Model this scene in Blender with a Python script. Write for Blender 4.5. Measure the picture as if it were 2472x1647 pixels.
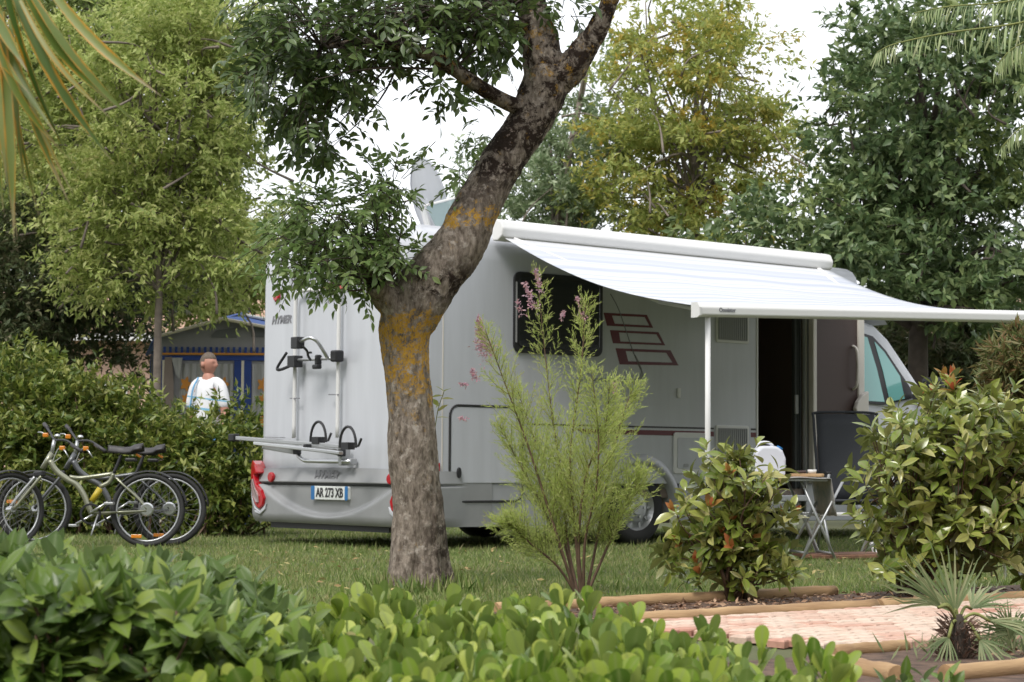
import bpy, bmesh, math, random
import numpy as np
from mathutils import Matrix, Vector, noise as mnoise

# ------------------------------------------------------------------ camera / world / sun / exposure
scene = bpy.context.scene
for o in list(bpy.data.objects): bpy.data.objects.remove(o)
col = scene.collection
FPX, CX, CY = 5000.0, 1236.0, 823.5
CAMH, PITCH, ROLL = 0.70, math.radians(3.45), 0.007
camd = bpy.data.cameras.new('camera'); cam = bpy.data.objects.new('camera', camd); col.objects.link(cam)
camd.sensor_width = 36; camd.lens = FPX/2472*36; camd.clip_end = 2000; camd.clip_start = .05
CM = Matrix.Rotation(math.pi/2+PITCH, 4, 'X') @ Matrix.Rotation(ROLL, 4, 'Z')
CM.translation = (0, 0, CAMH); cam.matrix_world = CM; scene.camera = cam
camd.dof.use_dof = True; camd.dof.focus_distance = 10.8; camd.dof.aperture_fstop = 8

SUN_EL, SUN_AZ = math.radians(52), math.radians(-149)      # high, from behind the camera's left shoulder
world = bpy.data.worlds.new('World'); scene.world = world; world.use_nodes = True
nt = world.node_tree; nt.nodes.clear()
sky = nt.nodes.new('ShaderNodeTexSky'); sky.sky_type = 'NISHITA'; sky.sun_disc = False
sky.sun_elevation = SUN_EL; sky.sun_rotation = SUN_AZ
b1 = nt.nodes.new('ShaderNodeBackground'); b1.inputs[1].default_value = .10
nt.links.new(sky.outputs[0], b1.inputs[0])
tc = nt.nodes.new('ShaderNodeTexCoord'); nz = nt.nodes.new('ShaderNodeTexNoise')
nz.inputs['Scale'].default_value = 3; nz.inputs['Detail'].default_value = 5
nt.links.new(tc.outputs['Generated'], nz.inputs['Vector'])
cr = nt.nodes.new('ShaderNodeValToRGB')
cr.color_ramp.elements[0].color = (.93, .955, 1, 1); cr.color_ramp.elements[1].color = (1, 1, 1, 1)
nt.links.new(nz.outputs[0], cr.inputs[0])
b2 = nt.nodes.new('ShaderNodeBackground'); b2.inputs[1].default_value = .86   # closed white overcast layer
nt.links.new(cr.outputs[0], b2.inputs[0])
mx = nt.nodes.new('ShaderNodeMixShader'); mx.inputs[0].default_value = .9
nt.links.new(b1.outputs[0], mx.inputs[1]); nt.links.new(b2.outputs[0], mx.inputs[2])
wo = nt.nodes.new('ShaderNodeOutputWorld'); nt.links.new(mx.outputs[0], wo.inputs[0])
sd = bpy.data.lights.new('sun', 'SUN'); sun = bpy.data.objects.new('sun', sd); col.objects.link(sun)
sd.energy = 1.5; sd.angle = math.radians(18); sd.color = (1, .965, .91)
sdir = Vector((math.sin(SUN_AZ)*math.cos(SUN_EL), math.cos(SUN_AZ)*math.cos(SUN_EL), math.sin(SUN_EL)))
sun.rotation_euler = sdir.to_track_quat('Z', 'Y').to_euler()
vs = scene.view_settings; vs.view_transform = 'Standard'; vs.look = 'None'; vs.exposure = 0.80; vs.gamma = 1
scene.render.engine = 'CYCLES'
scene.cycles.max_bounces = 8; scene.cycles.diffuse_bounces = 4; scene.cycles.transparent_max_bounces = 8

# ------------------------------------------------------------------ measuring helpers (photo pixel -> place)
R3 = CM.to_3x3(); CP = Vector((0, 0, CAMH))
def ray(px, py): return (R3 @ Vector(((px-CX)/FPX, -(py-CY)/FPX, -1))).normalized()
def P(px, py, Y):
    d = ray(px, py); return CP + d*(Y/d.y)
def G(px, py, z=0.0):
    d = ray(px, py); return CP + d*((z-CAMH)/d.z)
def FP(px, py, Y): return P(px*1.0506, py*1.0506, Y)
PHI = math.radians(40)
VC = Vector((-.785, 16.95, 0))
VU = Vector((math.cos(PHI), math.sin(PHI), 0)); VW = Vector((-math.sin(PHI), math.cos(PHI), 0))
def S(px, py, w=0.0):                       # vehicle side plane -> (u, z)
    d = ray(px, py); p0 = VC+VW*w; t = (p0-CP).dot(VW)/d.dot(VW); p = CP+d*t
    return ((p-VC).dot(VU), p.z)
def RR(px, py, u=0.0):                      # vehicle rear plane -> (w, z)
    d = ray(px, py); p0 = VC+VU*u; t = (p0-CP).dot(VU)/d.dot(VU); p = CP+d*t
    return ((p-VC).dot(VW), p.z)

# ------------------------------------------------------------------ scene helpers
def tag(o, label=None, cat=None, group=None, kind=None):
    if label: o['label'] = label
    if cat: o['category'] = cat
    if group: o['group'] = group
    if kind: o['kind'] = kind
    return o
def thing(name, label, cat, loc=(0, 0, 0), rz=0, group=None):
    o = bpy.data.objects.new(name, None); col.objects.link(o); o.empty_display_size = .2
    o.location = loc; o.rotation_euler = (0, 0, rz); return tag(o, label, cat, group)
def link(name, me, parent=None, m=None):
    o = bpy.data.objects.new(name, me); col.objects.link(o)
    if m is not None and not me.materials: me.materials.append(m)
    if parent is not None: o.parent = parent
    return o
def mesh_np(name, V, F, m=None, smooth=False, rib=None):
    V = np.asarray(V, np.float32); F = np.asarray(F, np.int32); k = F.shape[1]
    me = bpy.data.meshes.new(name)
    me.vertices.add(len(V)); me.vertices.foreach_set('co', V.ravel())
    me.loops.add(F.size); me.loops.foreach_set('vertex_index', F.ravel())
    me.polygons.add(len(F)); me.polygons.foreach_set('loop_start', np.arange(0, F.size, k, dtype=np.int32))
    if smooth: me.polygons.foreach_set('use_smooth', np.ones(len(F), bool))
    if rib is not None:
        a = me.attributes.new('rib', 'FLOAT', 'POINT'); a.data.foreach_set('value', np.asarray(rib, np.float32))
    me.update(calc_edges=True)
    if m is not None: me.materials.append(m)
    return me

class MB:
    """collects shapes; build() links them as one mesh object"""
    def __init__(s): s.v = []; s.f = []
    def add(s, V, F):
        b = len(s.v); s.v += [tuple(p) for p in V]; s.f += [tuple(i+b for i in f) for f in F]; return s
    def box(s, c, size, R=None):
        c = Vector(c); h = [x/2 for x in size]; V = []
        for x in (-1, 1):
            for y in (-1, 1):
                for z in (-1, 1):
                    p = Vector((x*h[0], y*h[1], z*h[2]))
                    if R is not None: p = R @ p
                    V.append(c+p)
        return s.add(V, [(0, 1, 3, 2), (4, 6, 7, 5), (0, 4, 5, 1), (2, 3, 7, 6), (0, 2, 6, 4), (1, 5, 7, 3)])
    def bx(s, x0, x1, y0, y1, z0, z1): return s.box(((x0+x1)/2, (y0+y1)/2, (z0+z1)/2), (x1-x0, y1-y0, z1-z0))
    def bar(s, a, b, w, h=None, up=(0, 0, 1)):
        a = Vector(a); b = Vector(b); h = h or w; d = (b-a); L = d.length; x = d.normalized(); u = Vector(up)
        if abs(x.dot(u)) > .98: u = Vector((1, 0, 0))
        y = u.cross(x).normalized(); z = x.cross(y)
        return s.box((a+b)/2, (L, w, h), Matrix((x, y, z)).transposed())
    def tube(s, pts, r, seg=8, cap=True, closed=False):
        pts = [Vector(p) for p in pts]; n = len(pts)
        rs = [r]*n if isinstance(r, (int, float)) else list(r)
        V = []; F = []; nrm = None
        for i, p in enumerate(pts):
            if closed: t = (pts[(i+1) % n]-pts[i-1]).normalized()
            else: t = (pts[min(i+1, n-1)]-pts[max(i-1, 0)]).normalized()
            if nrm is None:
                a = Vector((0, 0, 1)) if abs(t.z) < .9 else Vector((1, 0, 0)); nrm = (a-t*a.dot(t)).normalized()
            else: nrm = (nrm-t*nrm.dot(t)).normalized()
            b = t.cross(nrm)
            for k in range(seg):
                q = 2*math.pi*k/seg; V.append(p+(nrm*math.cos(q)+b*math.sin(q))*rs[i])
        for i in range(n if closed else n-1):
            j = (i+1) % n
            for k in range(seg):
                k2 = (k+1) % seg; F.append((i*seg+k, i*seg+k2, j*seg+k2, j*seg+k))
        if cap and not closed:
            F.append(tuple(range(seg-1, -1, -1))); F.append(tuple((n-1)*seg+k for k in range(seg)))
        return s.add(V, F)
    def prism(s, poly, fn, t0, t1):          # poly of (a,b); fn(a,b,t) -> point
        n = len(poly); V = [fn(a, b, t0) for a, b in poly]+[fn(a, b, t1) for a, b in poly]
        F = [tuple(range(n-1, -1, -1)), tuple(range(n, 2*n))]+[(i, (i+1) % n, n+(i+1) % n, n+i) for i in range(n)]
        return s.add(V, F)
    def lathe(s, prof, seg=24, M=None):      # prof of (r,z) about local z
        V = []; F = []; n = len(prof)
        for k in range(seg):
            q = 2*math.pi*k/seg
            for r, z in prof:
                p = Vector((r*math.cos(q), r*math.sin(q), z)); V.append(M @ p if M is not None else p)
        for k in range(seg):
            k2 = (k+1) % seg
            for i in range(n-1): F.append((k*n+i, k2*n+i, k2*n+i+1, k*n+i+1))
        return s.add(V, F)
    def grid(s, fn, nu, nv):
        V = [fn(i/(nu-1), j/(nv-1)) for i in range(nu) for j in range(nv)]
        F = [(i*nv+j, (i+1)*nv+j, (i+1)*nv+j+1, i*nv+j+1) for i in range(nu-1) for j in range(nv-1)]
        return s.add(V, F)
    def build(s, name, m, parent=None, smooth=False, bevel=0, solid=0, fix=True):
        me = bpy.data.meshes.new(name); me.from_pydata(s.v, [], s.f)
        bm = bmesh.new(); bm.from_mesh(me)
        if fix: bmesh.ops.recalc_face_normals(bm, faces=bm.faces)
        bm.to_mesh(me); bm.free(); me.materials.append(m)
        if smooth: me.polygons.foreach_set('use_smooth', [True]*len(me.polygons))
        o = link(name, me, parent)
        if solid: md = o.modifiers.new('solid', 'SOLIDIFY'); md.thickness = solid; md.offset = 0
        if bevel:
            md = o.modifiers.new('bevel', 'BEVEL'); md.width = bevel; md.segments = 2; md.limit_method = 'ANGLE'; md.angle_limit = .6
            md.harden_normals = False
        return o
def rrect(a0, a1, b0, b1, r, n=5):
    out = []
    for cx, cy, q0 in ((a1-r, b1-r, 0), (a0+r, b1-r, 90), (a0+r, b0+r, 180), (a1-r, b0+r, 270)):
        for k in range(n+1):
            q = math.radians(q0+90*k/n); out.append((cx+r*math.cos(q), cy+r*math.sin(q)))
    return out
def spline(pts, n=8):                        # Catmull-Rom through points (tuples of any length)
    pts = [np.array(p, float) for p in pts]; pts = [2*pts[0]-pts[1]]+pts+[2*pts[-1]-pts[-2]]; out = []
    for i in range(1, len(pts)-2):
        p0, p1, p2, p3 = pts[i-1:i+3]
        for k in range(n):
            t = k/n; out.append(.5*((2*p1)+(-p0+p2)*t+(2*p0-5*p1+4*p2-p3)*t*t+(-p0+3*p1-3*p2+p3)*t**3))
    out.append(pts[-2]); return out
def text_mesh(name, body, size, m, parent, Mx, shear=0.0, bold=0.0, extrude=.0015, xs=1.0):
    cu = bpy.data.curves.new(name, 'FONT'); cu.body = body; cu.size = size; cu.align_x = 'CENTER'; cu.align_y = 'CENTER'
    cu.shear = shear; cu.offset = bold; cu.extrude = extrude
    t = bpy.data.objects.new(name+'_tmp', cu); col.objects.link(t)
    dg = bpy.context.evaluated_depsgraph_get(); me = bpy.data.meshes.new_from_object(t.evaluated_get(dg))
    bpy.data.objects.remove(t)
    me.transform(Mx @ Matrix.Diagonal((xs, 1, 1, 1))); me.materials.clear(); me.materials.append(m)
    return link(name, me, parent)

# ------------------------------------------------------------------ materials
def newmat(name):
    m = bpy.data.materials.new(name); m.use_nodes = True; n = m.node_tree
    return m, n, n.nodes['Principled BSDF'], n.nodes['Material Output']
def pbr(name, c, rough=.5, metal=0, spec=.5, var=.0, vscale=8, bump=0, bscale=60, coat=0, c2=None, stretch=None):
    m, n, p, out = newmat(name)
    p.inputs['Base Color'].default_value = (*c, 1); p.inputs['Roughness'].default_value = rough
    p.inputs['Metallic'].default_value = metal; p.inputs['Specular IOR Level'].default_value = spec
    if coat: p.inputs['Coat Weight'].default_value = coat; p.inputs['Coat Roughness'].default_value = .08
    tcn = n.nodes.new('ShaderNodeTexCoord'); vec = tcn.outputs['Object']
    if stretch:
        mp = n.nodes.new('ShaderNodeMapping'); mp.inputs['Scale'].default_value = stretch
        n.links.new(vec, mp.inputs[0]); vec = mp.outputs[0]
    if var or c2:
        t = n.nodes.new('ShaderNodeTexNoise'); t.inputs['Scale'].default_value = vscale; t.inputs['Detail'].default_value = 6
        n.links.new(vec, t.inputs['Vector'])
        r = n.nodes.new('ShaderNodeValToRGB'); e = r.color_ramp.elements
        e[0].position = .32; e[1].position = .68
        lo = c2 if c2 else tuple(x*(1-var) for x in c)
        e[0].color = (*lo, 1); e[1].color = (*[min(1, x*(1+var*.4)) for x in c], 1)
        n.links.new(t.outputs[0], r.inputs[0]); n.links.new(r.outputs[0], p.inputs['Base Color'])
    if bump:
        t2 = n.nodes.new('ShaderNodeTexNoise'); t2.inputs['Scale'].default_value = bscale; t2.inputs['Detail'].default_value = 5
        n.links.new(vec, t2.inputs['Vector'])
        bp = n.nodes.new('ShaderNodeBump'); bp.inputs['Strength'].default_value = bump; bp.inputs['Distance'].default_value = .01
        n.links.new(t2.outputs[0], bp.inputs['Height']); n.links.new(bp.outputs[0], p.inputs['Normal'])
    return m
LEAFK = 1.45
def leafmat(name, cols, rough=.42, trans=.28, ncol=None, nscale=1.2, nlo=.55, nhi=.68, spec=.45, ribc=None, back=None):
    m, n, p, out = newmat(name); cols = [tuple(min(.6, x*LEAFK) for x in c) for c in cols]; trans = min(.5, trans+.05)
    g = n.nodes.new('ShaderNodeNewGeometry'); oi = n.nodes.new('ShaderNodeObjectInfo')
    ad = n.nodes.new('ShaderNodeMath'); ad.operation = 'ADD'; fr = n.nodes.new('ShaderNodeMath'); fr.operation = 'FRACT'
    n.links.new(g.outputs['Random Per Island'], ad.inputs[0]); n.links.new(oi.outputs['Random'], ad.inputs[1]); n.links.new(ad.outputs[0], fr.inputs[0])
    r = n.nodes.new('ShaderNodeValToRGB'); el = r.color_ramp.elements
    while len(el) < len(cols): el.new(.5)
    for i, c in enumerate(cols): el[i].position = i/(len(cols)-1); el[i].color = (*c, 1)
    n.links.new(fr.outputs[0], r.inputs[0]); c_out = r.outputs[0]
    if ncol:
        t = n.nodes.new('ShaderNodeTexNoise'); t.inputs['Scale'].default_value = nscale; t.inputs['Detail'].default_value = 3
        n.links.new(g.outputs['Position'], t.inputs['Vector'])
        mr = n.nodes.new('ShaderNodeMapRange'); mr.inputs[1].default_value = nlo; mr.inputs[2].default_value = nhi
        n.links.new(t.outputs[0], mr.inputs[0])
        mu = n.nodes.new('ShaderNodeMath'); mu.operation = 'MULTIPLY'; n.links.new(mr.outputs[0], mu.inputs[0]); n.links.new(fr.outputs[0], mu.inputs[1])
        mc = n.nodes.new('ShaderNodeMix'); mc.data_type = 'RGBA'; mc.inputs[7].default_value = (*ncol, 1)
        n.links.new(mu.outputs[0], mc.inputs[0]); n.links.new(c_out, mc.inputs[6]); c_out = mc.outputs[2]
    if ribc:
        at = n.nodes.new('ShaderNodeAttribute'); at.attribute_name = 'rib'
        mc = n.nodes.new('ShaderNodeMix'); mc.data_type = 'RGBA'; mc.inputs[7].default_value = (*ribc, 1)
        pw = n.nodes.new('ShaderNodeMath'); pw.operation = 'POWER'; pw.inputs[1].default_value = 5
        n.links.new(at.outputs['Fac'], pw.inputs[0])
        ml = n.nodes.new('ShaderNodeMath'); ml.operation = 'MULTIPLY'; ml.inputs[1].default_value = .7; n.links.new(pw.outputs[0], ml.inputs[0])
        n.links.new(ml.outputs[0], mc.inputs[0]); n.links.new(c_out, mc.inputs[6]); c_out = mc.outputs[2]
    if back:
        mc = n.nodes.new('ShaderNodeMix'); mc.data_type = 'RGBA'; mc.inputs[7].default_value = (*back, 1)
        ml = n.nodes.new('ShaderNodeMath'); ml.operation = 'MULTIPLY'; ml.inputs[1].default_value = .6; n.links.new(g.outputs['Backfacing'], ml.inputs[0])
        n.links.new(ml.outputs[0], mc.inputs[0]); n.links.new(c_out, mc.inputs[6]); c_out = mc.outputs[2]
    n.links.new(c_out, p.inputs['Base Color']); p.inputs['Roughness'].default_value = rough; p.inputs['Specular IOR Level'].default_value = spec
    tr = n.nodes.new('ShaderNodeBsdfTranslucent'); n.links.new(c_out, tr.inputs[0])
    ms = n.nodes.new('ShaderNodeMixShader'); ms.inputs[0].default_value = trans
    n.links.new(p.outputs[0], ms.inputs[1]); n.links.new(tr.outputs[0], ms.inputs[2]); n.links.new(ms.outputs[0], out.inputs[0])
    return m

M = {}
M['white'] = pbr('white_gelcoat', (.525, .54, .58), .30, var=.06, vscale=2.2, coat=.25, stretch=(5, 5, .55), bump=.015, bscale=3)
M['white_rail'] = pbr('white_aluminium', (.72, .715, .705), .35)
M['cream'] = pbr('cream_plastic', (.62, .58, .53), .45)
M['silver'] = pbr('silver_moulding', (.40, .41, .43), .38, metal=.15, var=.06, vscale=4)
M['silver_lo'] = pbr('silver_bumper', (.30, .305, .31), .42, metal=.1, var=.08, vscale=5)
M['black'] = pbr('black_plastic', (.018, .018, .02), .45)
M['rubber'] = pbr('rubber', (.022, .022, .022), .75, bump=.2, bscale=120)
M['chrome'] = pbr('polished_alu', (.62, .63, .64), .28, metal=.9)
M['alu'] = pbr('grey_alu', (.45, .46, .47), .4, metal=.6)
M['red'] = pbr('red_lens', (.42, .008, .015), .15, coat=.5)
M['lens'] = pbr('smoked_lens', (.32, .24, .24), .15, coat=.5)
M['maroon'] = pbr('maroon_decal', (.12, .006, .012), .4)
M['ink'] = pbr('dark_decal', (.03, .028, .032), .45)
M['inkg'] = pbr('grey_decal', (.20, .20, .22), .4)
M['plate'] = pbr('plate_white', (.80, .82, .80), .4)
M['plateb'] = pbr('plate_blue', (.02, .16, .42), .4)
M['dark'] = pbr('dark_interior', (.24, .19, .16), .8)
M['wood_in'] = pbr('interior_wood', (.50, .19, .10), .5, var=.3, vscale=4)
M['brown'] = pbr('brown_door_lining', (.062, .038, .034), .55)
M['screen'] = pbr('fly_screen', (.05, .055, .055), .7)
M['vent'] = pbr('vent_grey', (.34, .345, .35), .5)
def glassy(name, c, rough=.05):
    m = pbr(name, c, rough, spec=.6, coat=.6); return m
M['winglass'] = glassy('dark_acrylic', (.008, .009, .010), .12)
M['cabglass'] = glassy('teal_blind_glass', (.16, .40, .38), .1)
def clear(name, c, a):
    m, n, p, out = newmat(name); p.inputs['Base Color'].default_value = (*c, 1); p.inputs['Roughness'].default_value = .15
    tr = n.nodes.new('ShaderNodeBsdfTransparent'); tr.inputs[0].default_value = (.82, .90, .89, 1); ms = n.nodes.new('ShaderNodeMixShader'); ms.inputs[0].default_value = a
    n.links.new(tr.outputs[0], ms.inputs[1]); n.links.new(p.outputs[0], ms.inputs[2]); n.links.new(ms.outputs[0], out.inputs[0]); return m
M['tint'] = clear('tinted_dome', (.45, .55, .55), .55)
# awning cloth: white with faint grey weave bands running across the pull-out
def awningmat():
    m, n, p, out = newmat('awning_cloth'); tcn = n.nodes.new('ShaderNodeTexCoord'); sp = n.nodes.new('ShaderNodeSeparateXYZ')
    at = n.nodes.new('ShaderNodeAttribute'); at.attribute_name = 'rib'
    cr2 = n.nodes.new('ShaderNodeValToRGB'); e = cr2.color_ramp.elements
    wv = n.nodes.new('ShaderNodeMath'); wv.operation = 'MULTIPLY'; wv.inputs[1].default_value = 9.0; n.links.new(at.outputs['Fac'], wv.inputs[0])
    nn = n.nodes.new('ShaderNodeTexNoise'); nn.noise_dimensions = '1D'; nn.inputs['Scale'].default_value = 2.3; nn.inputs['Detail'].default_value = 4
    n.links.new(wv.outputs[0], nn.inputs['W'])
    e[0].position = .40; e[0].color = (.44, .47, .55, 1); e[1].position = .60; e[1].color = (.63, .64, .66, 1)
    n.links.new(nn.outputs[0], cr2.inputs[0]); n.links.new(cr2.outputs[0], p.inputs['Base Color']); p.inputs['Roughness'].default_value = .6
    tr = n.nodes.new('ShaderNodeBsdfTranslucent'); n.links.new(cr2.outputs[0], tr.inputs[0]); ms = n.nodes.new('ShaderNodeMixShader'); ms.inputs[0].default_value = .05
    n.links.new(p.outputs[0], ms.inputs[1]); n.links.new(tr.outputs[0], ms.inputs[2]); n.links.new(ms.outputs[0], out.inputs[0]); return m
M['awning'] = awningmat()
M['log'] = pbr('debarked_log', (.50, .33, .17), .75, c2=(.30, .18, .09), vscale=5, bump=.25, bscale=40, stretch=(.6, 5, 5))
M['logend'] = pbr('log_end', (.42, .26, .13), .8, var=.3, vscale=20)
M['soil'] = pbr('bark_mulch_soil', (.16, .10, .07), .95, c2=(.06, .038, .028), vscale=14, bump=.8, bscale=50)
M['bed'] = pbr('paver_joint_sand', (.24, .15, .11), .95, var=.25, vscale=20)
M['stem'] = pbr('shrub_stem', (.14, .085, .055), .8, var=.3, vscale=15)
M['stemg'] = pbr('green_stem', (.22, .24, .07), .7, var=.2, vscale=15)
M['bark'] = pbr('grey_bark', (.20, .165, .135), .9, var=.35, vscale=10, bump=.5, bscale=30)
M['barkd'] = pbr('dark_bark', (.075, .058, .045), .9, var=.35, vscale=10)

# ------------------------------------------------------------------ leaf machinery
def frames(d, up):
    x = d/np.linalg.norm(d, axis=1, keepdims=True)
    z = up-(up*x).sum(1, keepdims=True)*x; nn = np.linalg.norm(z, axis=1, keepdims=True)
    z = np.where(nn < 1e-4, np.array([[1., 0, 0]]), z/np.maximum(nn, 1e-4)); y = np.cross(z, x)
    return np.stack([x, y, z], axis=2)
def inst(tv, tf, Rm, pos, sc):
    n, k = len(pos), len(tv); sc = np.asarray(sc); s3 = sc if sc.ndim == 2 else np.repeat(sc[:, None], 3, 1)
    V = np.einsum('nij,nkj->nki', Rm, tv[None]*s3[:, None, :])+pos[:, None, :]
    F = tf[None]+(np.arange(n)*k)[:, None, None]
    return V.reshape(-1, 3), F.reshape(-1, tf.shape[1])
def leaf_tmpl(ws, curl=.12, fold=.25, ts=None):
    """unit leaf along +x; ws = half widths at even stations between the ends"""
    n = len(ws); V = [(0, 0, 0)]; F = []; rib = [1.0]
    for i, w in enumerate(ws):
        t = ts[i] if ts else (i+1)/(n+1); z = -curl*t*t
        V += [(t, w, z+fold*w), (t, 0, z), (t, -w, z+fold*w)]; rib += [0, 1, 0]
    V.append((1, 0, -curl)); rib.append(.6); e = len(V)-1
    F += [(0, 2, 1), (0, 3, 2)]
    for i in range(n-1):
        a = 1+3*i; b = a+3
        F += [(a, a+1, b+1), (a, b+1, b), (a+1, a+2, b+2), (a+1, b+2, b+1)]
    a = 1+3*(n-1); F += [(a, a+1, e), (a+1, a+2, e)]
    return np.array(V, float), np.array(F), np.array(rib)
T_QUAD = (np.array([(0, 0, 0), (.45, .19, .05), (1, 0, -.08), (.45, -.19, .05)], float), np.array([(0, 2, 1), (0, 3, 2)]), None)
T_NARROW = (np.array([(0, 0, 0), (.4, .09, .03), (1, 0, -.1), (.4, -.09, .03)], float), np.array([(0, 2, 1), (0, 3, 2)]), None)
T_NEEDLE = (np.array([(0, 0, 0), (.4, .06, 0), (1, 0, 0), (.4, -.06, 0)], float), np.array([(0, 2, 1), (0, 3, 2)]), None)
T_ASH = leaf_tmpl([.16, .21, .12], .12, .25)
T_LAUREL = leaf_tmpl([.11, .19, .225, .20, .12], .18, .22)
T_PITTO = leaf_tmpl([.045, .085, .15, .205, .215, .165, .09], .10, .13, [.12, .30, .48, .66, .80, .92, .98])
T_PHOT = leaf_tmpl([.12, .185, .20, .13], .22, .28)
def leaf_object(name, tm, pos, d, up, sc, m, parent=None, smooth=True):
    V, F = inst(tm[0], tm[1], frames(d, up), pos, sc)
    rib = np.tile(tm[2], len(pos)) if tm[2] is not None else None
    o = link(name, mesh_np(name, V, F, m, smooth, rib), parent); o['kind'] = 'stuff'; return o
def leaf_parts(tm, pos, d, up, sc, m, parent, name='leaf', variants=1):
    me = mesh_np(name, tm[0], tm[1], m, True, tm[2]); Rm = frames(d, up)
    for i in range(len(pos)):
        o = bpy.data.objects.new(name, me); col.objects.link(o); o.parent = parent
        A = Matrix(Rm[i].tolist()).to_4x4(); s = sc[i]
        o.matrix_basis = Matrix.Translation(Vector(pos[i].tolist())) @ A @ Matrix.Diagonal((s[0], s[1], s[2], 1) if np.ndim(s) else (s, s, s, 1))
def split_leaves(tm, pos, d, up, sc, m, parent, nparts=300, score=None, rest='foliage'):
    """the leaves that show largest become parts, all the others one foliage mesh"""
    idx = np.argsort(-score); a = idx[:nparts]; b = idx[nparts:]
    sc = np.asarray(sc); wv = .78+.44*((np.arange(len(pos))*.6180339) % 1.0); fv = .4+1.5*((np.arange(len(pos))*.7548777) % 1.0)
    s3 = np.stack([sc, sc*wv, sc*fv], 1)              # width and fold differ from leaf to leaf
    leaf_parts(tm, pos[a], d[a], up[a], s3[a], m, parent)
    if len(b): leaf_object(rest, tm, pos[b], d[b], up[b], s3[b], m, parent)
def unit(v): return v/np.maximum(np.linalg.norm(v, axis=-1, keepdims=True), 1e-6)
def view_score(pos, up, d, off, zb=2.0):
    """projected size from the path, favouring outer leaves"""
    w = pos+np.array(off); v = w-np.array([0, 0, CAMH]); dist = np.linalg.norm(v, axis=1)
    px = v[:, 0]/v[:, 1]*FPX; py = (v[:, 2]/v[:, 1]-.0603)*FPX
    inside = (np.abs(px) < 1220) & (np.abs(py) < 810)
    face = np.abs((unit(v)*up).sum(1))*.6+.4
    return face/dist*8+zb*w[:, 2]-10*(~inside)
def blob_points(blobs, n, rg, bias=.33):
    B = np.array(blobs, float); wt = B[:, 3]*B[:, 4]*B[:, 5]
    if B.shape[1] > 6: wt = wt*B[:, 6]
    k = rg.choice(len(B), n, p=wt/wt.sum()); u = unit(rg.normal(size=(n, 3))); r = rg.random(n)**bias
    return B[k, :3]+u*r[:, None]*B[k, 3:6], u
def crown_leaves(blobs, nclump, per, cr_, rg, flat=.7, droop=.3, bias=.33, tip=.7, lpt=11):
    """clumps of leafy twigs: every clump is a spray of twigs, every twig carries lpt leaves crowded toward its tip"""
    C, U = blob_points(blobs, nclump, rg, bias); nt = max(2, per//lpt); size = cr_*(.55+1.1*rg.random((nclump, 1, 1))**1.5)
    out = unit(U[:, None, :]*.7+rg.normal(size=(nclump, nt, 3))*np.array([1, 1, flat])+np.array([0, 0, .25]))
    start = C[:, None, :]+rg.normal(size=(nclump, nt, 3))*np.array([.45, .45, .45*flat])*size; L_ = size*rg.uniform(.7, 1.7, (nclump, nt, 1))
    t = (rg.random((nclump, nt, lpt, 1)))**tip; bend = np.zeros((nclump, nt, lpt, 3)); bend[..., 2:3] = -droop*.45*t*t
    pos = start[:, :, None, :]+(out[:, :, None, :]*t+bend)*L_[:, :, None, :]+rg.normal(size=(nclump, nt, lpt, 3))*cr_*.05
    d = out[:, :, None, :]*.9+rg.normal(size=pos.shape)*.75; d[..., 2] -= droop
    cu_ = rg.normal(size=(nclump, nt, 1, 3))*.5+rg.normal(size=(nclump, 1, 1, 3))*.45; cu_[..., 2] += .8; up = cu_+rg.normal(size=pos.shape)*.4
    return C, pos.reshape(-1, 3), unit(d.reshape(-1, 3)), up.reshape(-1, 3)
def pblob(px, py, rx, ry, Y, ry_m=None, wgt=1.0, F=1.0506):
    """ellipse measured in the photo at distance Y -> world ellipsoid"""
    c = P(px*F, py*F, Y); k = Y/FPX*F; return (c.x, c.y, c.z, rx*k, ry_m if ry_m else (rx+ry)*k*.5, ry*k, wgt)
def limb(mb, pts, r0, r1, seg=6, n=5, wob=0, rg=None):
    sp = spline(pts, n); N = len(sp)
    if wob and rg is not None: sp = [p+(rg.normal(size=3)*wob if 0 < i < N-1 else 0) for i, p in enumerate(sp)]
    mb.tube([Vector(p) for p in sp], [r0+(r1-r0)*(i/(N-1)) for i in range(N)], seg)
    return sp

# ================================================================== THE SETTING
def struct(name, V, F, m):
    me = bpy.data.meshes.new(name); me.from_pydata([tuple(v) for v in V], [], F); me.materials.append(m)
    o = link(name, me); o['kind'] = 'structure'; return o
def lawnmat():
    m, n, p, out = newmat('lawn_soil'); tcn = n.nodes.new('ShaderNodeTexCoord')
    a = n.nodes.new('ShaderNodeTexNoise'); a.inputs['Scale'].default_value = 1.1; a.inputs['Detail'].default_value = 6
    b = n.nodes.new('ShaderNodeTexNoise'); b.inputs['Scale'].default_value = 30; b.inputs['Detail'].default_value = 4
    n.links.new(tcn.outputs['Object'], a.inputs['Vector']); n.links.new(tcn.outputs['Object'], b.inputs['Vector'])
    r = n.nodes.new('ShaderNodeValToRGB'); e = r.color_ramp.elements
    e[0].position = .35; e[0].color = (.055, .075, .022, 1); e[1].position = .7; e[1].color = (.115, .115, .05, 1)
    mi = n.nodes.new('ShaderNodeMix'); mi.data_type = 'RGBA'; mi.inputs[0].default_value = .4
    r2 = n.nodes.new('ShaderNodeValToRGB'); r2.color_ramp.elements[0].color = (.03, .045, .012, 1); r2.color_ramp.elements[1].color = (.14, .14, .06, 1)
    n.links.new(a.outputs[0], r.inputs[0]); n.links.new(b.outputs[0], r2.inputs[0])
    n.links.new(r.outputs[0], mi.inputs[6]); n.links.new(r2.outputs[0], mi.inputs[7]); n.links.new(mi.outputs[2], p.inputs['Base Color'])
    p.inputs['Roughness'].default_value = .95; return m
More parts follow.
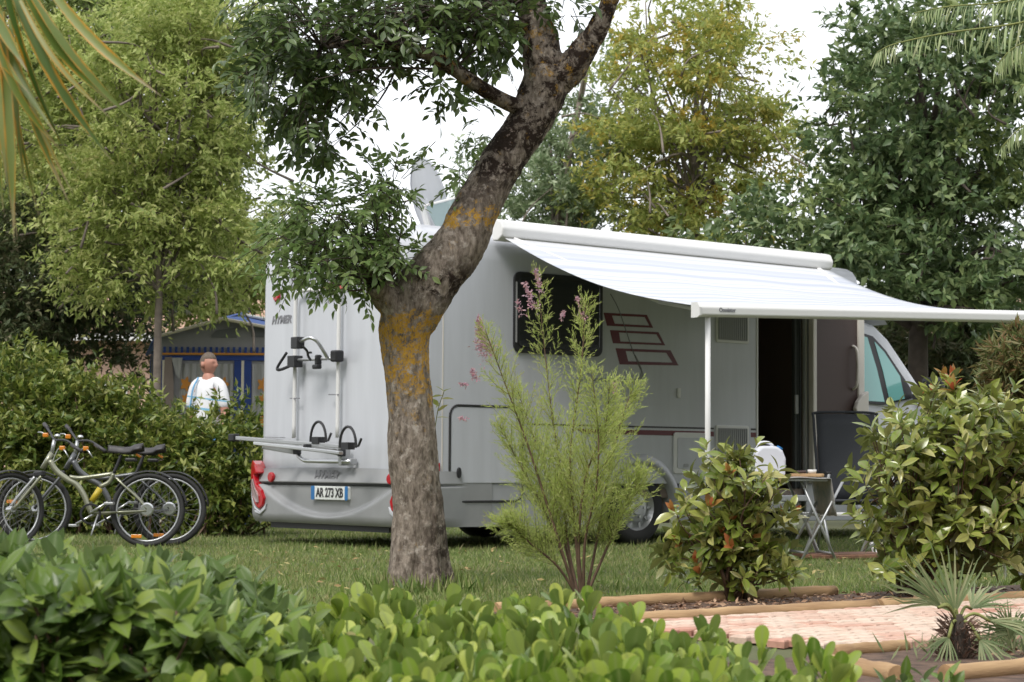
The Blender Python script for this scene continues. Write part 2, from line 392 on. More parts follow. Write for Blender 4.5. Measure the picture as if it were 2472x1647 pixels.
struct('ground', [(-600, -300, 0), (600, -300, 0), (600, 900, 0), (-600, 900, 0)], [(0, 1, 2, 3)], lawnmat())

# path and planting beds run parallel to the vehicle's side
E0 = Vector((.55, 9.1, 0)); ED = Vector((math.cos(PHI), math.sin(PHI), 0)); EN = Vector((math.sin(PHI), -math.cos(PHI), 0))
def pth(s, n, z=0): return E0+ED*s+EN*n+Vector((0, 0, z))
struct('mulch_bed', [pth(-.05, -.98, .010), pth(-.05, 0, .010), pth(5, 0, .010), pth(5, -.98, .010)], [(0, 1, 2, 3)], M['soil'])
struct('planting_bed', [pth(-2.2, 1.46, .012), pth(-2.2, 3.9, .012), pth(4, 3.9, .012), pth(4, 1.46, .012)], [(0, 1, 2, 3)], M['soil'])
path = struct('path', [pth(-.25, .03, .008), pth(-.25, 1.47, .008), pth(5, 1.47, .008), pth(5, .03, .008)], [(0, 1, 2, 3)], M['bed'])
def pavermat():
    m, n, p, out = newmat('concrete_paver'); oi = n.nodes.new('ShaderNodeObjectInfo'); g = n.nodes.new('ShaderNodeNewGeometry')
    t = n.nodes.new('ShaderNodeTexNoise'); t.inputs['Scale'].default_value = 1.9; n.links.new(oi.outputs['Location'], t.inputs['Vector'])
    r = n.nodes.new('ShaderNodeValToRGB'); e = r.color_ramp.elements; e.new(.5)
    for i, (q, c) in enumerate(((.32, (.52, .27, .20)), (.42, (.60, .40, .31)), (.54, (.66, .52, .42)))): e[i].position = q; e[i].color = (*c, 1)
    mx2 = n.nodes.new('ShaderNodeMath'); mx2.operation = 'MULTIPLY_ADD'; mx2.inputs[1].default_value = .22; n.links.new(oi.outputs['Random'], mx2.inputs[0])
    sb = n.nodes.new('ShaderNodeMath'); sb.operation = 'SUBTRACT'; sb.inputs[1].default_value = .11; n.links.new(t.outputs[0], sb.inputs[0])
    n.links.new(sb.outputs[0], mx2.inputs[2]); n.links.new(mx2.outputs[0], r.inputs[0])
    d = n.nodes.new('ShaderNodeTexNoise'); d.inputs['Scale'].default_value = 24; d.inputs['Detail'].default_value = 6; n.links.new(g.outputs['Position'], d.inputs['Vector'])
    r2 = n.nodes.new('ShaderNodeValToRGB'); r2.color_ramp.elements[0].position = .3; r2.color_ramp.elements[0].color = (.72, .70, .68, 1); r2.color_ramp.elements[1].position = .6
    n.links.new(d.outputs[0], r2.inputs[0])
    mi = n.nodes.new('ShaderNodeMix'); mi.data_type = 'RGBA'; mi.blend_type = 'MULTIPLY'; mi.inputs[0].default_value = 1
    n.links.new(r.outputs[0], mi.inputs[6]); n.links.new(r2.outputs[0], mi.inputs[7]); n.links.new(mi.outputs[2], p.inputs['Base Color'])
    p.inputs['Roughness'].default_value = .85; return m
M['paver'] = pavermat()
def paver_mesh():                             # interlocking block with zigzag long sides
    L, W, h, a, c = .191, .091, .03, .010, .006
    zig = [(-L/2+L*i/4, (a if i % 2 else -a)) for i in range(5)]
    out = [(x, -W/2+z) for x, z in zig]+[(x, W/2+z) for x, z in reversed(zig)]
    n = len(out); V = [(x, y, 0) for x, y in out]+[(x, y, h-c) for x, y in out]+[(x*(1-c*2/L*1.2), y*(1-c*2/W), h) for x, y in out]
    F = []
    for k in (0, n):
        F += [(k+i, k+(i+1) % n, k+n+(i+1) % n, k+n+i) for i in range(n)]
    F.append(tuple(2*n+i for i in range(n)))
    me = bpy.data.meshes.new('paver'); me.from_pydata(V, [], F); me.materials.append(M['paver']); return me
pme = paver_mesh(); rp = random.Random(5); rotE = Matrix.Rotation(PHI, 4, 'Z'); rest_mb = MB(); cnt = 0; cand = []
for j in range(14):
    for i in range(-1, 25):
        s = (i+(j % 2)*.5)*.2; nn = .085+j*.1
        q = pth(s, nn); x = q.x/q.y*FPX+CX
        cand.append((x > 1380 and x < 2560, q))
for vis, q in cand:
    if not vis: continue
    o = link('paver', pme, path); cnt += 1
    o.matrix_basis = Matrix.Translation((q.x, q.y, .006+rp.uniform(-.002, .002))) @ rotE @ Matrix.Rotation(rp.uniform(-.012, .012), 4, 'Z') @ Matrix.Rotation(rp.uniform(-.01, .01), 4, 'X')
# debarked edging logs
def log(a, b, r, label, seed):
    a = Vector(a); b = Vector(b); rg = np.random.default_rng(seed); d = (b-a); n = 22
    mid = (a+b)/2; Ln = d.length; rootl = thing('edging_log', label, 'log', mid, math.atan2(d.y, d.x), 'debarked logs edging the beds'); ph = rg.random(4)*6
    pts = [Vector((-Ln/2+Ln*i/n, math.sin(i*.5+ph[0])*.006, r*.8)) for i in range(n+1)]
    rs = [r*(1+.05*math.sin(i*.9+ph[1])+.035*math.sin(i*2.3+ph[2])+rg.normal()*.012) for i in range(n+1)]
    mb = MB(); mb.tube(pts, rs, 14); mb.build('timber', M['log'], rootl, smooth=True)
    for p0, p1, rr in ((pts[0], pts[1], rs[0]), (pts[-1], pts[-2], rs[-1])):
        mb = MB(); o2 = (p0-p1).normalized(); mb.tube([p0+o2*.001, p0+o2*.005], rr*.97, 14); mb.build('cut_end', M['logend'], rootl)
    return rootl
log(pth(-.05, -.02), pth(1.62, -.02), .036, 'long peeled log along the pink path, left one of the front row', 1)
log(pth(1.66, -.02), pth(3.6, -.03), .035, 'peeled log beyond the dwarf palm, right one along the path edge', 2)
log(pth(.02, -.98), pth(.62, -.97), .030, 'thin peeled log behind the small bush, at the lawn edge', 3)
log(pth(.60, -.94), pth(2.4, -.97), .034, 'peeled log at the lawn edge under the large bush', 4)
log(G(2015, 1622), G(2165, 1650), .034, 'short weathered brown log lying by the bottom leaves', 5)
log(G(2285, 1650), G(2285, 1650)+ED*1.9, .034, 'peeled log in the bottom right corner below the dwarf palm', 6)
log(G(2010, 1590), G(2010, 1590)+ED*.42, .028, 'pale low log at the near edge of the pink path', 7)
# mulch chips and twigs in the beds
rg = np.random.default_rng(8); n = 2600
s_ = rg.uniform(-.05, 3.5, n)*np.where(rg.random(n) < 2, 1, 1); n_ = np.where(rg.random(n) < .5, rg.uniform(-.93, -.07, n), rg.uniform(1.55, 2.9, n))
pos = np.array(E0)[None]+s_[:, None]*np.array(ED)[None]+n_[:, None]*np.array(EN)[None]; pos[:, 2] = .02
d = rg.normal(size=(n, 3)); d[:, 2] *= .25; up = rg.normal(size=(n, 3))*.5; up[:, 2] += 1
chips = leaf_object('mulch_chips', T_QUAD, pos, unit(d), up, rg.uniform(.015, .05, n), leafmat('bark_chip', [(.10, .055, .035), (.22, .13, .08), (.34, .23, .15)], .9, 0))
tag(chips, 'brown bark chips and dry leaves on the planting beds', 'mulch')
chips['kind'] = 'stuff'

# mown grass
M['grass'] = leafmat('grass_blade', [(.07, .115, .022), (.12, .18, .04), (.19, .23, .075), (.28, .27, .13)], .6, .3, ncol=(.30, .27, .12), nscale=.9, nlo=.45, nhi=.75)
rg = np.random.default_rng(3); n = 190000
Y = 9.0+14.5*rg.random(n)**1.35; X = (rg.random(n)-.5)*2*(.262*Y)
q = np.stack([X, Y, np.zeros(n)], 1); rel = q-np.array(E0)[None]; nn = rel@np.array(EN); keep = nn < -1.0
q = q[keep]; n = len(q); d = rg.normal(size=(n, 3))*.45; d[:, 2] = 1; up = rg.normal(size=(n, 3)); up[:, 2] *= .2
tb = (np.array([(0, .09, 0), (0, -.09, 0), (1, 0, -.2)], float), np.array([(0, 1, 2)]), None)
hh = rg.uniform(.018, .045, n)*(1+.8*(rg.random(n) < .06))
g_ = leaf_object('grass', tb, q, unit(d), up, hh, M['grass']); tag(g_, 'short mown lawn around the parked camper', 'grass', kind='stuff')

rg = np.random.default_rng(14); n = 420; Y = rg.uniform(9.6, 17, n); X = (rg.random(n)-.5)*.5*Y; q = np.stack([X, Y, np.full(n, .035)], 1); kp = ((q-np.array(E0))@np.array(EN)) < -1.05; q = q[kp]; n = len(q)
d = rg.normal(size=(n, 3)); d[:, 2] *= .2; up = rg.normal(size=(n, 3))*.4; up[:, 2] += 1
fl_ = leaf_object('fallen_leaves', T_QUAD, q, unit(d), up, rg.uniform(.03, .06, n), leafmat('fallen_leaf', [(.22, .14, .06), (.30, .24, .10), (.16, .17, .06)], .7, .1)); tag(fl_, 'dry fallen leaves scattered over the lawn', 'leaves', kind='stuff')

# ================================================================== THE MOTORHOME
van = thing('motorhome', 'white low-profile motorhome with grey skirt, pulled-out white awning and open door', 'motorhome', VC, PHI)
W = 2.36; RC = .15; L = 5.5; ZS = .55
def outline(off=0.0, n=8, u1=L):
    """plan of the body from the near front, round the rear, to the far front; off > 0 outward"""
    r = RC+off; pts = [(u1, -off)]
    for k in range(n+1):
        q = math.radians(270-90*k/n); pts.append((RC+r*math.cos(q), RC+r*math.sin(q)))
    for k in range(n+1):
        q = math.radians(180-90*k/n); pts.append((RC+r*math.cos(q), W-RC+r*math.sin(q)))
    pts.append((u1, W+off)); return pts
def wall_strip(name, m, pts, zs, parent=van, smooth=True):
    mb = MB(); n = len(pts); V = [(u, w, z) for z in zs for u, w in pts]
    F = [(j*n+i, j*n+i+1, (j+1)*n+i+1, (j+1)*n+i) for j in range(len(zs)-1) for i in range(n-1)]
    mb.add(V, F); return mb.build(name, m, parent, smooth=smooth)
ol = outline()
wall_strip('rear_wall', M['white'], ol[1:-1], (ZS, 1.0, 1.5, 2.0, 2.44))
DU0, DU1, DZ0, DZ1 = 4.06, 4.73, .50, 2.33      # entry opening
mb = MB()
for (u0, u1, z0, z1) in ((RC, DU0, ZS, 2.44), (DU0, DU1, DZ1, 2.44), (DU1, L, ZS, 2.44)):
    mb.bx(u0, u1, 0, .035, z0, z1)
mb.build('side_wall', M['white'], van)
mb = MB(); mb.bx(RC, L, W-.035, W, ZS, 2.44); mb.build('side_wall', M['white'], van)
mb = MB(); mb.bx(L-.03, L, .035, W-.035, 1.9, 2.44); mb.build('front_wall', M['white'], van)
# roof with rounded shoulder
rings = [(.0, 2.44), (-.004, 2.52), (-.025, 2.59), (-.07, 2.645), (-.14, 2.68), (-.24, 2.70)]
def ring(off):
    u1 = L; r = RC+off if RC+off > .02 else .02; pts = [(u1, -off)]
    for c, q0 in (((RC, RC), 270), ((RC, W-RC), 180)):
        for k in range(9):
            q = math.radians(q0-90*k/8); pts.append((c[0]+r*math.cos(q), c[1]+r*math.sin(q)))
    pts.append((u1, W+off)); return pts
mb = MB(); n = 20; V = []; F = []
for off, z in rings: V += [(u, w, z) for u, w in ring(off)]
for j in range(len(rings)-1): F += [(j*n+i, j*n+i+1, (j+1)*n+i+1, (j+1)*n+i) for i in range(n-1)]
k = (len(rings)-1)*n; F.append(tuple(range(k, k+n))); F.append(tuple(j*n for j in range(len(rings)))+()); F.append(tuple(j*n+n-1 for j in reversed(range(len(rings)))))
F.append((0, (len(rings)-1)*n, (len(rings)-1)*n+n-1, n-1)) if False else None
mb.add(V, F); roof = mb.build('roof', M['white'], van, smooth=True)
# overcab cap
mb = MB()
def cap(a, b):
    w = -.0+W*a; u = L+.75*b; ez = 2.44+.26*min(1, math.sin(max(0, min(1, a*(1-a)*9))*math.pi/2)); return (u, w+(.5-a)*.5*b*b, ez*(1-b)**1.2*1.0+2.17*(1-(1-b)**1.2))
mb.grid(cap, 21, 9); mb.build('overcab_cap', M['white'], van, smooth=True)
# vertical trim between corner moulding and side
mb = MB(); mb.bx(.272, .284, -.004, 0, ZS, 2.44); mb.build('corner_trim', M['cream'], van)
# floor, interior
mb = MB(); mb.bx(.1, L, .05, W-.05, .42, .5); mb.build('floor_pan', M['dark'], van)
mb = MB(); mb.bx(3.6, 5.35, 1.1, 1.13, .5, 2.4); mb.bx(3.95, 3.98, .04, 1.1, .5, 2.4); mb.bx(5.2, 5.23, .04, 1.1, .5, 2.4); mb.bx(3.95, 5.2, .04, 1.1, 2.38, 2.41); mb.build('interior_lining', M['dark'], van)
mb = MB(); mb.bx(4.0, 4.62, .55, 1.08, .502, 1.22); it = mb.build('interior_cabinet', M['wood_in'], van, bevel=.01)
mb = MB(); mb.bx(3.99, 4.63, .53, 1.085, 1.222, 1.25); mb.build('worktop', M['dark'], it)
mb = MB(); mb.bx(4.36, 4.46, .6, .75, 1.252, 1.36); mb.build('red_tin', M['red'], it)
mb = MB(); mb.bx(4.61, 4.64, .03, .07, .5, 2.33); mb.bx(4.675, 4.69, .02, .06, .5, 2.33)
for i in range(6): mb.bx(4.645+i*.005, 4.648+i*.005, .03, .065, .52, 2.31)
fs = mb.build('fly_screen', M['screen'], van)
mb = MB(); mb.bx(4.605, 4.645, .015, .03, 1.22, 1.40); mb.build('handle', M['vent'], fs)
# door opening edge trim
mb = MB(); mb.bx(DU0-.02, DU0, -.006, .04, DZ0, DZ1); mb.bx(DU1, DU1+.012, -.006, .04, DZ0, DZ1); mb.build('door_frame', M['white_rail'], van)
# open entry door folded forward against the side
door_rot = -.04
mb = MB(); mb.bx(4.79, 5.42, -.075, -.035, .56, 2.32); dr = mb.build('entry_door', M['brown'], van, bevel=.008)
mb = MB(); mb.bx(4.735, 4.79, -.095, -.03, .55, 2.34); mb.bx(5.40, 5.49, -.095, -.03, .55, 2.34); mb.bx(4.79, 5.40, -.09, -.03, 2.30, 2.34); mb.build('door_edge', M['cream'], dr, bevel=.01)
mb = MB(); mb.tube([Vector(p) for p in spline([(5.33, -.078, 1.90), (5.335, -.125, 1.86), (5.34, -.135, 1.70), (5.335, -.125, 1.52), (5.33, -.078, 1.47)], 5)], .014, 8); mb.build('grab_handle', M['cream'], dr, smooth=True)
mb = MB(); mb.prism([(5.49, 1.46), (5.40, 1.42), (5.33, 1.35), (5.30, 1.28), (5.32, 1.22), (5.40, 1.18), (5.49, 1.17)], lambda a, b, t: (a, t, b), -.15, -.098); mb.build('latch_cover', M['cream'], dr, bevel=.012)
# window on the side
mb = MB(); mb.prism(rrect(1.03, 2.055, 1.665, 2.36, .07), lambda a, b, t: (a, t, b), -.022, -.001); wn = mb.build('window', M['black'], van, bevel=.006)
mb = MB(); mb.prism(rrect(1.075, 2.01, 1.71, 2.315, .05), lambda a, b, t: (a, t, b), -.030, -.023); mb.build('pane', M['winglass'], wn, bevel=.003)
mb = MB(); mb.prism(rrect(1.045, 1.06, 1.75, 2.27, .005, 1), lambda a, b, t: (a, t, b), -.026, -.0225); mb.build('seal', M['vent'], wn)
# decal frames (three slanted red boxes), lines and stripes, each a thin raised film
def film(name, poly, m, parent=van, t=.0022, t0=0.0):
    mb = MB(); mb.prism(poly, lambda a, b, q: (a, -q, b), t0, t0+t); return mb.build(name, m, parent)
def sq(*px): return [S(*p) for p in px]
def frame_film(name, outer, inner, m, parent=van):
    n = len(outer); V = []
    for t in (.0, .0024):
        V += [(a, -t, b) for a, b in outer]+[(a, -t, b) for a, b in inner]
    F = []
    for i in range(n):
        j = (i+1) % n
        F += [(2*n+i, 2*n+j, 3*n+j, 3*n+i), (i, j, 2*n+j, 2*n+i), (n+i, 3*n+i, 3*n+j, n+j)]
    mb = MB(); mb.add(V, F); return mb.build(name, m, parent)
def c6(x, y): return (1000+x/1.96, 500+y/1.96)
for (o4, i4) in (
    (((895, 500), (1100, 510), (1130, 572), (912, 562)), ((935, 514), (1090, 521), (1112, 561), (948, 552))),
    (((925, 582), (1155, 592), (1187, 655), (940, 645)), ((968, 594), (1146, 603), (1170, 644), (975, 636))),
    (((952, 668), (1212, 678), (1250, 750), (972, 745)), ((1000, 682), (1192, 690), (1222, 736), (1012, 730)))):
    frame_film('decal_frame', sq(*[c6(*p) for p in o4]), sq(*[c6(*p) for p in i4]), M['maroon'])
for pts, wd in (([(928, 410), (965, 480), (1000, 580), (1030, 670), (1060, 745), (1080, 790), (1062, 822), (1020, 828), (760, 815)], .010), ([(1045, 700), (1066, 745), (1075, 772), (1060, 812), (1000, 815), (850, 812)], .007)):
    sp = spline([S(*c6(*p)) for p in pts], 6); mb = MB()
    mb.tube([(a, -.001, b) for a, b in sp], wd*.5, 5); mb.build('decal_line', M['inkg'], van)
film('red_stripe', [(1.75, 1.03), (3.47, 1.03), (3.47, .985), (1.85, .985)], M['maroon'])
film('red_stripe', [(3.965, 1.03), (4.035, 1.03), (4.035, .985), (3.965, .985)], M['maroon'])
film('black_stripe', [(1.2, 1.066), (3.47, 1.066), (3.47, 1.05), (1.2, 1.05)], M['ink'])
film('black_stripe', [(3.965, 1.068), (4.035, 1.068), (4.035, 1.05), (3.965, 1.05)], M['ink'])
# garage door: rubber seal ridge
gd = rrect(.355, 1.15, .40, 1.20, .09, 6)
mb = MB(); mb.prism(rrect(.37, 1.135, ZS+.005, 1.185, .08, 6), lambda a, b, t: (a, t, b), -.008, -.0005); ga = mb.build('garage_door', M['white'], van, bevel=.003)
mb = MB(); mb.tube([(a, -.004, b) for a, b in gd], .010, 6, closed=True); mb.build('seal', M['rubber'], ga)
mb = MB(); mb.prism([(.445+.022*math.cos(q), .64+.045*math.sin(q)) for q in np.linspace(0, 2*math.pi, 14, False)], lambda a, b, t: (a, t, b), -.03, -.009); mb.build('lock', M['black'], ga, bevel=.006)
# fridge vents with upright slats
for z0, z1 in ((1.86, 2.16), (.80, 1.09)):
    mb = MB(); mb.prism(rrect(3.49, 3.93, z0, z1, .02), lambda a, b, t: (a, t, b), -.012, -.0005); vt = mb.build('vent', M['white_rail'], van, bevel=.004)
    mb = MB(); mb.bx(3.515, 3.905, -.014, -.0125, z0+.025, z1-.025); mb.build('recess', M['vent'], vt)
    sl = bpy.data.meshes.new('slat'); t2 = MB(); t2.bx(-.007, .007, -.024, -.0145, z0+.03, z1-.03); sl.from_pydata(t2.v, [], t2.f); sl.materials.append(M['vent'])
    for i in range(15): o = link('slat', sl, vt); o.location = (3.528+i*.026, 0, 0)
mb = MB(); mb.prism(rrect(2.94, 3.37, .64, 1.015, .03), lambda a, b, t: (a, t, b), -.014, -.0025); hc = mb.build('service_hatch', M['white_rail'], van, bevel=.006)
mb = MB(); mb.prism(rrect(2.985, 3.325, .685, .97, .02), lambda a, b, t: (a, t, b), -.019, -.0145); mb.build('panel', M['white'], hc, bevel=.004)
mb = MB(); mb.prism(rrect(3.06, 3.12, .70, .73, .01), lambda a, b, t: (a, t, b), -.025, -.0195); mb.build('lock', M['vent'], hc)
mb = MB(); mb.bx(2.99, 3.03, -.015, -.0005, 1.33, 1.42); mb.build('socket', M['white_rail'], van, bevel=.005)
mb = MB(); mb.bx(.225, .25, -.014, -.002, .60, .72); mb.build('side_marker', M['red'], van, bevel=.003)
# skirts with wheel cut-outs
WZ = .335
for u0, u1 in ((RC, 2.06), (3.02, 4.05), (4.74, L)):
    mb = MB(); mb.bx(u0, u1, .004, .03, .19, ZS-.004); mb.build('skirt', M['silver'], van, bevel=.006)
for u0, u1 in ((RC, 2.05), (3.03, L)):
    mb = MB(); mb.bx(u0, u1, W-.03, W-.004, .19, ZS-.004); mb.build('skirt', M['silver'], van)
mb = MB(); mb.bx(4.06, 4.73, -.03, .06, .38, .44); mb.bx(4.06, 4.73, .06, .09, .30, .50); mb.build('entry_step', M['alu'], van, bevel=.008)
# arch surround
def arch(uc, r, w0, w1, parent=van, m='silver'):
    mb = MB(); n = 22; V = []; F = []
    prof = [(r, w1), (r, w0), (r+.03, w0-.012), (r+.085, w0-.004), (r+.11, w0+.02)]
    for i in range(n+1):
        q = math.pi*(1.06-1.12*i/n)
        for rr, ww in prof: V.append((uc+rr*math.cos(q)*1.03, ww, WZ+rr*math.sin(q)*.96))
    k = len(prof)
    for i in range(n): F += [(i*k+j, i*k+j+1, (i+1)*k+j+1, (i+1)*k+j) for j in range(k-1)]
    mb.add(V, F); return mb.build('wheel_arch', M[m], parent, smooth=True)
arch(2.53, .40, -.012, .28); arch(6.35, .40, .06, .36)
mb = MB(); mb.bx(2.06, 3.02, .12, .14, .19, .9); mb.bx(2.06, 3.02, .04, .12, .86, .9); mb.build('wheel_housing', M['dark'], van)
def wheel(uc, w, parent, sgn=1):
    Mw = Matrix.Translation((uc, w, WZ)) @ Matrix.Rotation(math.pi/2*sgn, 4, 'X')
    e = bpy.data.objects.new('wheel', None); col.objects.link(e); e.parent = parent; e.matrix_basis = Mw
    mb = MB(); mb.lathe([(.205, .10), (.26, .112), (.31, .10), (.33, .075), (.335, 0), (.33, -.075), (.31, -.10), (.205, -.10)], 40); mb.build('tyre', M['rubber'], e, smooth=True)
    mb = MB(); mb.lathe([(.207, .095), (.215, .10), (.205, .085), (.18, .055), (.15, .06), (.12, .085), (.07, .09), (.06, .105), (.0001, .105)], 40)
    for i in range(10):
        q = 2*math.pi*i/10; mb.box((.165*math.cos(q), .165*math.sin(q), .066), (.05, .022, .02), Matrix.Rotation(q, 3, 'Z'))
    mb.build('rim', M['alu'], e, smooth=False, bevel=0)
    for i in range(5):
        mb = MB(); q = 2*math.pi*i/5; mb.lathe([(.014, .09), (.014, .107), (.0001, .107)], 6, Matrix.Translation((.085*math.cos(q), .085*math.sin(q), 0)))
        mb.build('wheel_nut', M['chrome'], e)
for uc, w, sg in ((2.53, .13, 1), (6.35, .20, 1), (2.53, W-.13, -1), (6.35, W-.20, -1)): wheel(uc, w, van, sg)

# rear bumper: moulded grid wrapped round both corners
def bumper_pt(a, b):
    s0 = -.75; s1 = W+.75; s = s0+(s1-s0)*a; z = .19+(.655-.19)*b
    # walk round the rear: s<0 near side, s>W far side, rounded
    R_ = RC
    def walk(s):
        if s < 0+R_*.2: pass
        arc = R_*math.pi/2
        x = s
        if x < R_-arc:   return ((R_-arc-x)+R_, 0.0, 0.0, -1.0)
        if x < R_:
            q = (R_-x)/arc*math.pi/2; return (R_-R_*math.cos(q), R_-R_*math.sin(q), -math.cos(q), -math.sin(q))
        if x <= W-R_:    return (0.0, x, -1.0, 0.0)
        if x < W-R_+arc:
            q = (x-(W-R_))/arc*math.pi/2; return (R_-R_*math.cos(q), W-R_+R_*math.sin(q), -math.cos(q), math.sin(q))
        return (R_+x-(W-R_+arc), W, 0.0, 1.0)
    u, w, nu, nw = walk(s)
    wm = 1.16; smile = .262+.30*((s-wm)/1.05)**2
    off = .055
    if z > .545: off = .075-.05*(z-.545)/.11                # upper shelf
    elif z > .528: off = .028                                # dark seam
    else:
        k = 1/(1+math.exp(-(smile-z)/.006)); off = .045+.055*k
        off -= .10*max(0, (.27-z)/.08)**2*.35
    fade = 1-max(0, min(1, (abs(s-wm)-1.05)/.55)); off = .004+(off-.004)*max(0.0, fade)**.7
    top = .02*(1-((s-wm)/1.3)**2)
    return (u+nu*off, w+nw*off, z+(top*max(0, (b-.75)/.25)))
mb = MB(); mb.grid(bumper_pt, 110, 56); bump = mb.build('bumper', M['silver_lo'], van, smooth=True)
mb = MB(); mb.bx(-.035, .3, .3, W-.3, .14, .19); mb.build('chassis_tail', M['black'], van)
mb = MB(); mb.bx(-.0665, -.05, .18, W-.18, .531, .543); mb.build('bumper_seam', M['black'], bump)
ROT_REAR = Matrix(((0, 0, -1, 0), (-1, 0, 0, 0), (0, 1, 0, 0), (0, 0, 0, 1)))   # text x -> -w, y -> z, normal -> -u
def rear_text(name, body, size, w, z, u, m, parent, **k): return text_mesh(name, body, size, m, parent, Matrix.Translation((u, w, z)) @ ROT_REAR, **k)
rear_text('emblem', 'HYMER', .115, 1.18, .605, -.062, M['inkg'], bump, shear=.35, bold=.004, xs=.95)
rear_text('emblem', 'HYMER', .098, 1.985, 1.987, -.0035, M['inkg'], van, shear=.3, bold=.003, xs=.98)
mb = MB(); mb.prism(rrect(.83, 1.37, .40, .515, .014), lambda a, b, t: (t, a, b), -.078, -.045); pl = mb.build('number_plate', M['plate'], van, bevel=.003)
mb = MB(); mb.prism(rrect(1.32, 1.372, .398, .517, .012), lambda a, b, t: (t, a, b), -.0805, -.0785); mb.build('blue_band', M['plateb'], pl)
mb = MB(); mb.prism(rrect(.828, .872, .398, .517, .012), lambda a, b, t: (t, a, b), -.0805, -.0785); mb.build('blue_band', M['plateb'], pl)
rear_text('plate_lettering', 'AR 273 XB', .108, 1.096, .457, -.0800, M['ink'], pl, bold=.003, xs=.80)
# tail lamps
def lamp(mir):
    w_ = (lambda w: W-w-.13) if mir else (lambda w: w)
    poly = [(2.345, .70), (2.30, .735), (2.22, .70), (2.17, .62), (2.235, .60), (2.19, .53), (2.09, .47), (2.045, .40), (2.07, .33), (2.13, .30), (2.20, .335), (2.29, .42), (2.345, .55)]
    def lens_pt(a, b, t):                     # wraps back round the corner
        x = max(0, a-2.12); u = t+x*x*1.1; return (u, w_(a), b)
    mb = MB(); mb.prism(poly, lens_pt, -.125, -.01); lp = mb.build('tail_lamp', M['red'], van, bevel=.012)
    mb = MB(); mb.prism([(2.29, .56), (2.25, .57), (2.20, .50), (2.13, .42), (2.12, .36), (2.17, .36), (2.25, .43), (2.29, .50)], lens_pt, -.135, -.122); mb.build('reverse_lens', M['lens'], lp, bevel=.004)
    mb = MB(); mb.prism([(2.375, .55), (2.375, .44), (2.33, .36), (2.22, .27), (2.12, .255), (2.04, .30), (2.02, .36), (2.045, .34), (2.12, .285), (2.21, .31), (2.31, .40), (2.35, .55)], lens_pt, -.115, -.02); mb.build('lamp_trim', M['white'], lp, bevel=.006)
    mb = MB(); mb.lathe([(.045, 0), (.045, .02), (.036, .027), (.0001, .027)], 20, Matrix.Translation((-.066, w_(2.0), .585)) @ Matrix.Rotation(-math.pi/2, 4, 'Y')); mb.build('reflector', M['red'], bump)
lamp(False); lamp(True)
for w in (2.05, .22):
    mb = MB(); mb.lathe([(.048, 0), (.048, .018), (.036, .028), (.0001, .028)], 20, Matrix.Translation((-.001, w, 2.20)) @ Matrix.Rotation(-math.pi/2, 4, 'Y')); mb.build('marker_lamp', M['red'], van, smooth=False)
mb = MB(); mb.prism(rrect(.98, 1.30, 2.205, 2.25, .015), lambda a, b, t: (t, a, b), -.03, -.001); mb.build('brake_lamp', M['red'], van, bevel=.006)
mb = MB(); mb.prism([(1.85, 2.27), (.40, 2.27), (.46, 2.40), (1.79, 2.40)], lambda a, b, t: (t, a, b), -.028, -.001); mb.build('roof_edge_shade_strip', M['silver'], van, bevel=.01)  # grey strip put in for the shade along the roof-edge crease

# bike rack on the rear wall
rack = bpy.data.objects.new('bike_rack', None); col.objects.link(rack); rack.parent = van
def rp_(px, py, u): w, z = RR(px, py, u); return (u, w, z)
def c9(x, y): return (540+x/4.48, 780+y/4.48)
def c9p(x, y, u): return rp_(*c9(x, y), u)
mb = MB(); mb.tube(spline([(-.045, 1.24, 2.20), (-.05, 1.50, 2.225), (-.05, 1.65, 2.205), (-.05, 1.69, 2.12), (-.05, 1.69, 1.6), (-.05, 1.69, .93)], 6), .018, 8); mb.build('upright', M['white_rail'], rack, smooth=True)
mb = MB(); mb.tube(spline([(-.045, 1.10, 2.2), (-.05, 1.03, 2.18), (-.05, 1.03, 2.05), (-.05, 1.03, 1.5), (-.05, 1.03, .93)], 6), .018, 8); mb.build('upright', M['white_rail'], rack, smooth=True)
mb = MB(); mb.tube([(-.09, 1.64, 1.612), (-.09, .98, 1.607)], .014, 8); mb.build('crossbar', M['alu'], rack, smooth=True)
for w_, z_ in ((1.69, 1.28), (1.10, 1.30)):
    mb = MB(); mb.bar((-.06, w_+.05, z_), (-.06, w_-.09, z_-.003), .012, .01); mb.build('strap', M['inkg'], rack)
mb = MB(); mb.box((-.085, 1.0, 1.625), (.09, .09, .10)); mb.build('clamp', M['black'], rack, bevel=.015)
mb = MB(); mb.box((-.09, 1.63, 1.60), (.09, .11, .10)); mb.tube(spline([(-.10, 1.66, 1.57), (-.16, 1.75, 1.53), (-.16, 1.80, 1.55), (-.13, 1.70, 1.68)], 5), .014, 6); mb.build('clamp', M['black'], rack, bevel=.012)
mb = MB(); mb.box((-.11, 1.245, 1.60), (.05, .05, .09)); mb.box((-.13, 1.235, 1.54), (.05, .09, .04)); mb.build('clamp', M['black'], rack, bevel=.012)
arm = [c9p(1130, 390, -.11), c9p(1060, 270, -.18), c9p(1000, 190, -.26), c9p(930, 160, -.30), c9p(870, 180, -.30), c9p(830, 205, -.30)]
mb = MB(); mb.tube([Vector(p) for p in spline(arm, 5)], .016, 8); mb.build('holding_arm', M['chrome'], rack, smooth=True)
mb = MB(); mb.box(c9p(800, 215, -.30), (.08, .10, .10)); mb.tube([Vector(p) for p in spline([c9p(850, 250, -.29), c9p(900, 300, -.25), c9p(915, 360, -.2), c9p(940, 400, -.14)], 4)], .013, 6); mb.tube([c9p(905, 320, -.24), c9p(950, 320, -.24)], .011, 6); mb.build('arm_clamp', M['black'], rack, bevel=.01)
